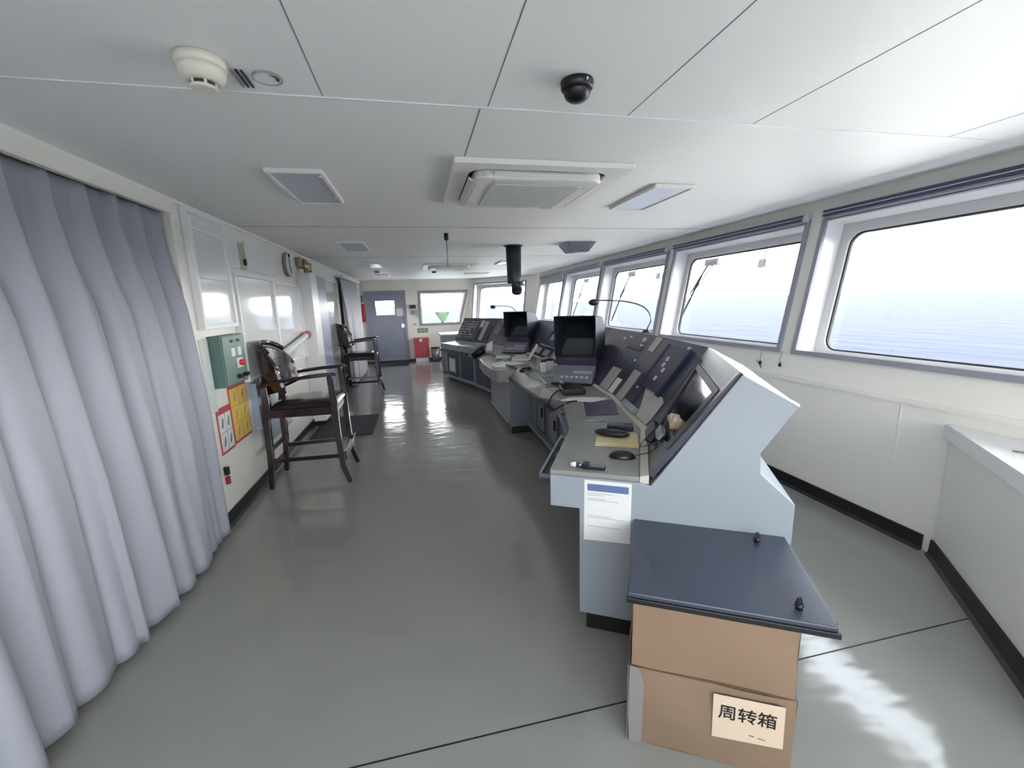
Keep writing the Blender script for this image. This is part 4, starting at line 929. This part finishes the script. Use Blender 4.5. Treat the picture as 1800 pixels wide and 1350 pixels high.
# clock, horn, small sign
ck = thing('wall_clock', FL(5.42, 2.0, .02), 'round white wall clock high on the left wall', 'clock')
MB().lathe([(.13, 0), (.135, .03), (.12, .035)], FL(5.42, 2.0, .001), 32, ax=(1, 0, 0)).build('case', 'winframe', ck)
MB().lathe([(.118, 0), (.118, .003)], FL(5.42, 2.0, .036), 32, ax=(1, 0, 0)).build('dial', 'paper', ck)
MB().bar([FL(5.42, 2.0, .043), FL(5.41, 2.10, .043)], .012, .003, side=(0, 1, 0)).bar([FL(5.42, 2.0, .045), FL(5.45, 1.91, .045)], .012, .003, side=(0, 1, 0)).build('hands', 'ink', ck)
MB().ball(FL(5.42, 2.10, .045), .01, .02, .02, 10, 6).build('black_mark', 'ink', ck)
hn = thing('alarm_bell', FL(5.95, 2.03, .05), 'beige alarm bell with a lamp on the left wall beside the clock', 'alarm bell')
MB().fbox(FL, 5.84, 6.06, 2.0, 2.13, .001, .07).build('back_box', 'brass', hn, bevel=.02)
MB().lathe([(.085, 0), (.08, .03), (.05, .05), (.01, .055)], FL(5.97, 2.03, .07), 20, ax=(1, 0, 0)).build('gong', 'brass', hn)
o = thing('small_sign', FL(6.5, 2.05, .01), 'small dark square sign on the left wall beyond the alarm bell', 'sign')
MB().fbox(FL, 6.36, 6.62, 2.0, 2.12, .001, .012).build('plate', 'slot', o); MB().fbox(FL, 6.41, 6.45, 2.02, 2.10, .012, .014).build('symbol', 'paper', o); MB().fbox(FL, 6.50, 6.57, 2.02, 2.10, .012, .014).build('symbol', 'paper', o)
# locker standing out from the wall, its blue-grey side toward the camera, then an open door leaf
lk = thing('locker', (-1.3, 6.15, 0), 'tall white narrow locker with a blue-grey door by the clock', 'locker')
MB().box(XL+.001, XL+.16, 5.80, 6.14, .06, 1.93).build('body', 'white', lk, bevel=.004)
MB().hexa([(XL+.03, 6.15, .06), (XL+.155, 6.15, .06), (XL+.13, 6.85, .06), (XL+.01, 6.85, .06), (XL+.03, 6.15, 1.93), (XL+.155, 6.15, 1.93), (XL+.13, 6.85, 1.93), (XL+.01, 6.85, 1.93)]).build('door', 'doorb', lk, bevel=.003)
MB().box(XL+.001, XL+.15, 5.80, 6.85, 0, .06).build('kick_plate', 'black', lk)
dl = thing('glazed_door', (-1.35, 7.6, 0), 'glossy white panel door in the left wall reflecting the windows', 'door')
MB().fbox(FL, 6.95, 8.35, .08, 1.93, .001, .035).build('leaf', 'board', dl, bevel=.003)
MB().ring([(8.40, 1.98), (6.90, 1.98), (6.90, .0), (8.40, .0)], [(8.35, 1.93), (6.95, 1.93), (6.95, .05), (8.35, .05)], .001, .045, FL).build('frame', 'white', dl)
MB().fbox(FL, 7.0, 7.03, .95, 1.07, .035, .08).build('handle', 'silver', dl, bevel=.004)

# ------------------------------------------------------------------ pilot chairs
def make_chair():
    r = thing('high_chair', (0, 0, 0))
    for s_ in (-1, 1):
        MB().bar([(.33, s_*.255, 0), (.285, s_*.25, .15), (.27, s_*.25, .45), (.265, s_*.25, .70), (.25, s_*.255, .945)], [.034, .042, .046, .048, .036], [.034, .042, .046, .048, .04], side=(0, 1, 0)).build('leg', 'wood', r, bevel=.005)
        MB().bar([(-.31, s_*.215, 0), (-.285, s_*.215, .3), (-.28, s_*.215, .6), (-.26, s_*.215, .74), (-.27, s_*.20, .88), (-.262, s_*.165, .97)], [.036, .044, .046, .05, .045, .03], [.036, .05, .055, .06, .05, .03], side=(0, 1, 0)).build('leg', 'wood', r, bevel=.005)
        MB().bar([(-.31, s_*.235, .885), (-.1, s_*.262, .935), (.1, s_*.265, .955), (.27, s_*.26, .965), (.305, s_*.26, .955)], [.03, .045, .05, .05, .04], [.03, .03, .032, .032, .024], side=(0, 1, 0)).build('armrest', 'wood', r, bevel=.008)
        MB().bar([(-.285, s_*.22, .25), (.28, s_*.25, .25)], .025, .035, side=(0, 1, 0)).build('stretcher', 'wood', r, bevel=.004)
        MB().bar([(-.26, s_*.225, .655), (.26, s_*.25, .655)], .03, .07, side=(0, 1, 0)).build('seat_rail', 'wood', r, bevel=.004)
    MB().box(.25, .275, -.245, .245, .62, .69).box(-.275, -.25, -.21, .21, .62, .69).build('seat_frame', 'wood', r, bevel=.004)
    MB().box(-.292, -.27, -.21, .21, .32, .36).build('stretcher', 'wood', r, bevel=.004)
    ft = MB().box(.275, .315, -.235, .235, .20, .28).build('footrest', 'wood', r, bevel=.004)
    MB().hexa([(.30, -.23, .275), (.34, -.23, .30), (.34, .23, .30), (.30, .23, .275), (.30, -.23, .281), (.335, -.23, .306), (.335, .23, .306), (.30, .23, .281)]).build('foot_plate', 'silver', ft)
    def seat(u, v):
        a, b = (u-.5)*2, (v-.5)*2; ex = .24+.02*(a+1)/2
        return (-.245+.53*u, b*ex, .695+.055*max(0, (1-abs(a)**6)*(1-abs(b)**6))**.5+.0*u)
    MB().grid(seat, 20, 20).add([(-.245, -.24, .69), (.285, -.26, .69), (.285, .26, .69), (-.245, .24, .69)], [(0, 1, 2, 3)]).build('seat', 'leather', r)
    # barrel shaped back: curved in plan, wings reaching forward to the arms
    def back(w):
        def fn(u, v):
            a = (u-.5)*2; ang = a*1.38; z = .79+.41*v
            z = z+.0*a; lean = -.035*v-.012*math.sin(PI*v)
            top = .03*math.cos(a*PI/2); R_ = .225+w
            x = -.055-R_*math.cos(ang)*(1.0 if ang*ang<9 else 1)+lean; y = R_*math.sin(ang)*1.02
            if v > .5: z += top*(v-.5)*2 - .16*abs(a)**3*(v-.5)*2
            else: z += .07*abs(a)**2*(1-2*v)
            return (x, y, z)
        return fn
    m = MB(); n1, n2 = 26, 14
    f1, f2 = back(0), back(.035)
    vs = [f1(i/n1, j/n2) for i in range(n1+1) for j in range(n2+1)]+[f2(i/n1, j/n2) for i in range(n1+1) for j in range(n2+1)]
    N = (n1+1)*(n2+1); k = n2+1; fs = []
    for i in range(n1):
        for j in range(n2): fs += [(i*k+j, (i+1)*k+j, (i+1)*k+j+1, i*k+j+1), (N+i*k+j, N+i*k+j+1, N+(i+1)*k+j+1, N+(i+1)*k+j)]
        fs += [(i*k, N+i*k, N+(i+1)*k, (i+1)*k), (i*k+n2, (i+1)*k+n2, N+(i+1)*k+n2, N+i*k+n2)]
    for j in range(n2): fs += [(j, j+1, N+j+1, N+j), (n1*k+j, N+n1*k+j, N+n1*k+j+1, n1*k+j+1)]
    m.add(vs, fs, True).build('backrest', 'wood', r)
    pad = MB().grid(lambda u, v: back(-.012-.018*math.sin(PI*u)*math.sin(PI*v))(.14+.72*u, .10+.80*v), 22, 12).build('back_pad', 'leather', r)
    top = [back(.018)(.12+.76*i/16, 1.0) for i in range(17)]
    MB().bar([(p[0], p[1], p[2]+.008) for p in top], .055, .03, side=(1, 0, 0)).build('top_rail', 'wood', r, bevel=.008)
    return r
c_a = make_chair(); c_b = dup(c_a)
c_a.location = (-1.0, 4.0, 0); c_b.location = (-1.0, 7.75, 0); c_b.rotation_euler.z = .03
tag(c_a, 'dark wooden high armchair standing nearest, before the glazed wall boards', 'chair', 'high armchairs along the left wall')
tag(c_b, 'dark wooden high armchair farther away near the far door', 'chair', 'high armchairs along the left wall')
o = MB().box(-1.33, -.62, 5.15, 6.15, .001, .012).build('floor_mat', 'mat', bevel=.004); tag(o, 'dark rubber mat between the two high chairs', 'mat', 'dark floor mats')
o = MB().box(-1.15, -.30, 11.15, 11.75, .001, .012).build('floor_mat', 'mat', bevel=.004); tag(o, 'dark mat in front of the far door', 'mat', 'dark floor mats')

# ------------------------------------------------------------------ far wall fittings
def sign(a, b, c, d_, n, label):
    r = thing('safety_sign', FE((a+b)/2, c, 0), label, 'sign', 'green safety signs')
    W = (b-a)/n
    for i in range(n):
        p = MB().fbox(FE, a+W*i+.01, a+W*(i+1)-.01, c, d_, -.008, -.001).build('green_panel', 'sign', r)
        u = a+W*(i+.5); MB().fbox(FE, u-.015, u+.02, c+.03, c+.06, -.010, -.008).fbox(FE, u-.005, u+.012, c+.07, d_-.02, -.010, -.008).build('symbol', 'paper', p)
sign(-1.60+.07, -1.30-.0, 1.62, 1.80, 2, 'two green safety signs left of the far door'); sign(-.02, .27, .77, .89, 3, 'row of small green safety signs above the red box')
fb = thing('fire_equipment_bag', FE(-1.40, 1.2, 0), 'narrow red fire extinguisher bag hanging left of the far door', 'fire equipment')
MB().prism([(-1.55, 1.58), (-1.33, 1.58), (-1.32, 1.12), (-1.40, 1.10), (-1.43, 1.2)], -.08, -.002, FE).build('bag', 'darkred', fb, bevel=.01); MB().fbox(FE, -1.37, -1.34, 1.2, 1.57, -.09, -.08).build('strap', 'red', fb)
rb = thing('fire_hose_box', FE(.05, 0, 0), 'red box standing below the green signs at the far wall', 'box')
MB().fbox(FE, -.13, .26, .10, .62, -.22, -.002).build('body', 'red', rb, bevel=.006); MB().fbox(FE, -.14, .27, .60, .64, -.23, -.0).build('lid', 'red', rb, bevel=.006); MB().fbox(FE, .01, .09, .54, .62, -.235, -.22).build('notice', 'paper', rb)
MB().fbox(FE, -.11, .24, .0, .10, -.2, -.02).build('plinth', 'white', rb)
bn2 = thing('waste_bin', (.42, 11.7, 0), 'grey metal bin with dark sides next to the far red box', 'bin')
MB().lathe([(.10, .0), (.115, .36)], (.42, 11.7, 0), 20).build('bin_body', 'steel', bn2); MB().lathe([(.12, 0), (.122, .02), (.10, .024)], (.42, 11.7, .36), 20).build('rim', 'blackp', bn2)
wp = thing('wall_controls', FE(-.12, 1.2, 0), 'small dark and white control boxes between the far door and window', 'controls')
MB().fbox(FE, -.18, -.02, 1.42, 1.52, -.05, -.001).build('dark_box', 'slot', wp, bevel=.005); MB().fbox(FE, -.17, -.05, 1.26, 1.38, -.02, -.001).build('grey_plate', 'winframe', wp)
MB().fbox(FE, -.03, .02, 1.20, 1.40, -.02, -.001).build('slim_plate', 'stripe', wp); MB().fbox(FE, -.12, -.04, .98, 1.03, -.02, -.001).build('socket', 'stripe', wp); MB().fbox(FE, -.25, -.19, 1.50, 1.53, -.04, -.001).build('lamp', 'paper', wp)
vs_ = MB(); K = 40
vs_.lathe([(.05, 0), (.055, .05)], (.68, YE-.06, 1.015), 20)
def fl(u, v):
    a = 2*PI*u; rr = (.045+.10*v)*(1+.10*math.sin(14*a)*v); return (.68+rr*math.cos(a)*1.25, YE-.06+rr*math.sin(a)*.35, 1.06+.24*v)
vs_.grid(fl, 84, 8)
o = vs_.build('fluted_vase', 'vase', solid=.004); tag(o, 'pale green fluted funnel-shaped holder on the far window sill', 'holder')
o = MB().box(.95, 1.05, YE-.1, YE-.02, .99, 1.03).build('sill_box', 'paneframe', bevel=.004); tag(o, 'small pale box on the far window sill beside the funnel', 'small box')
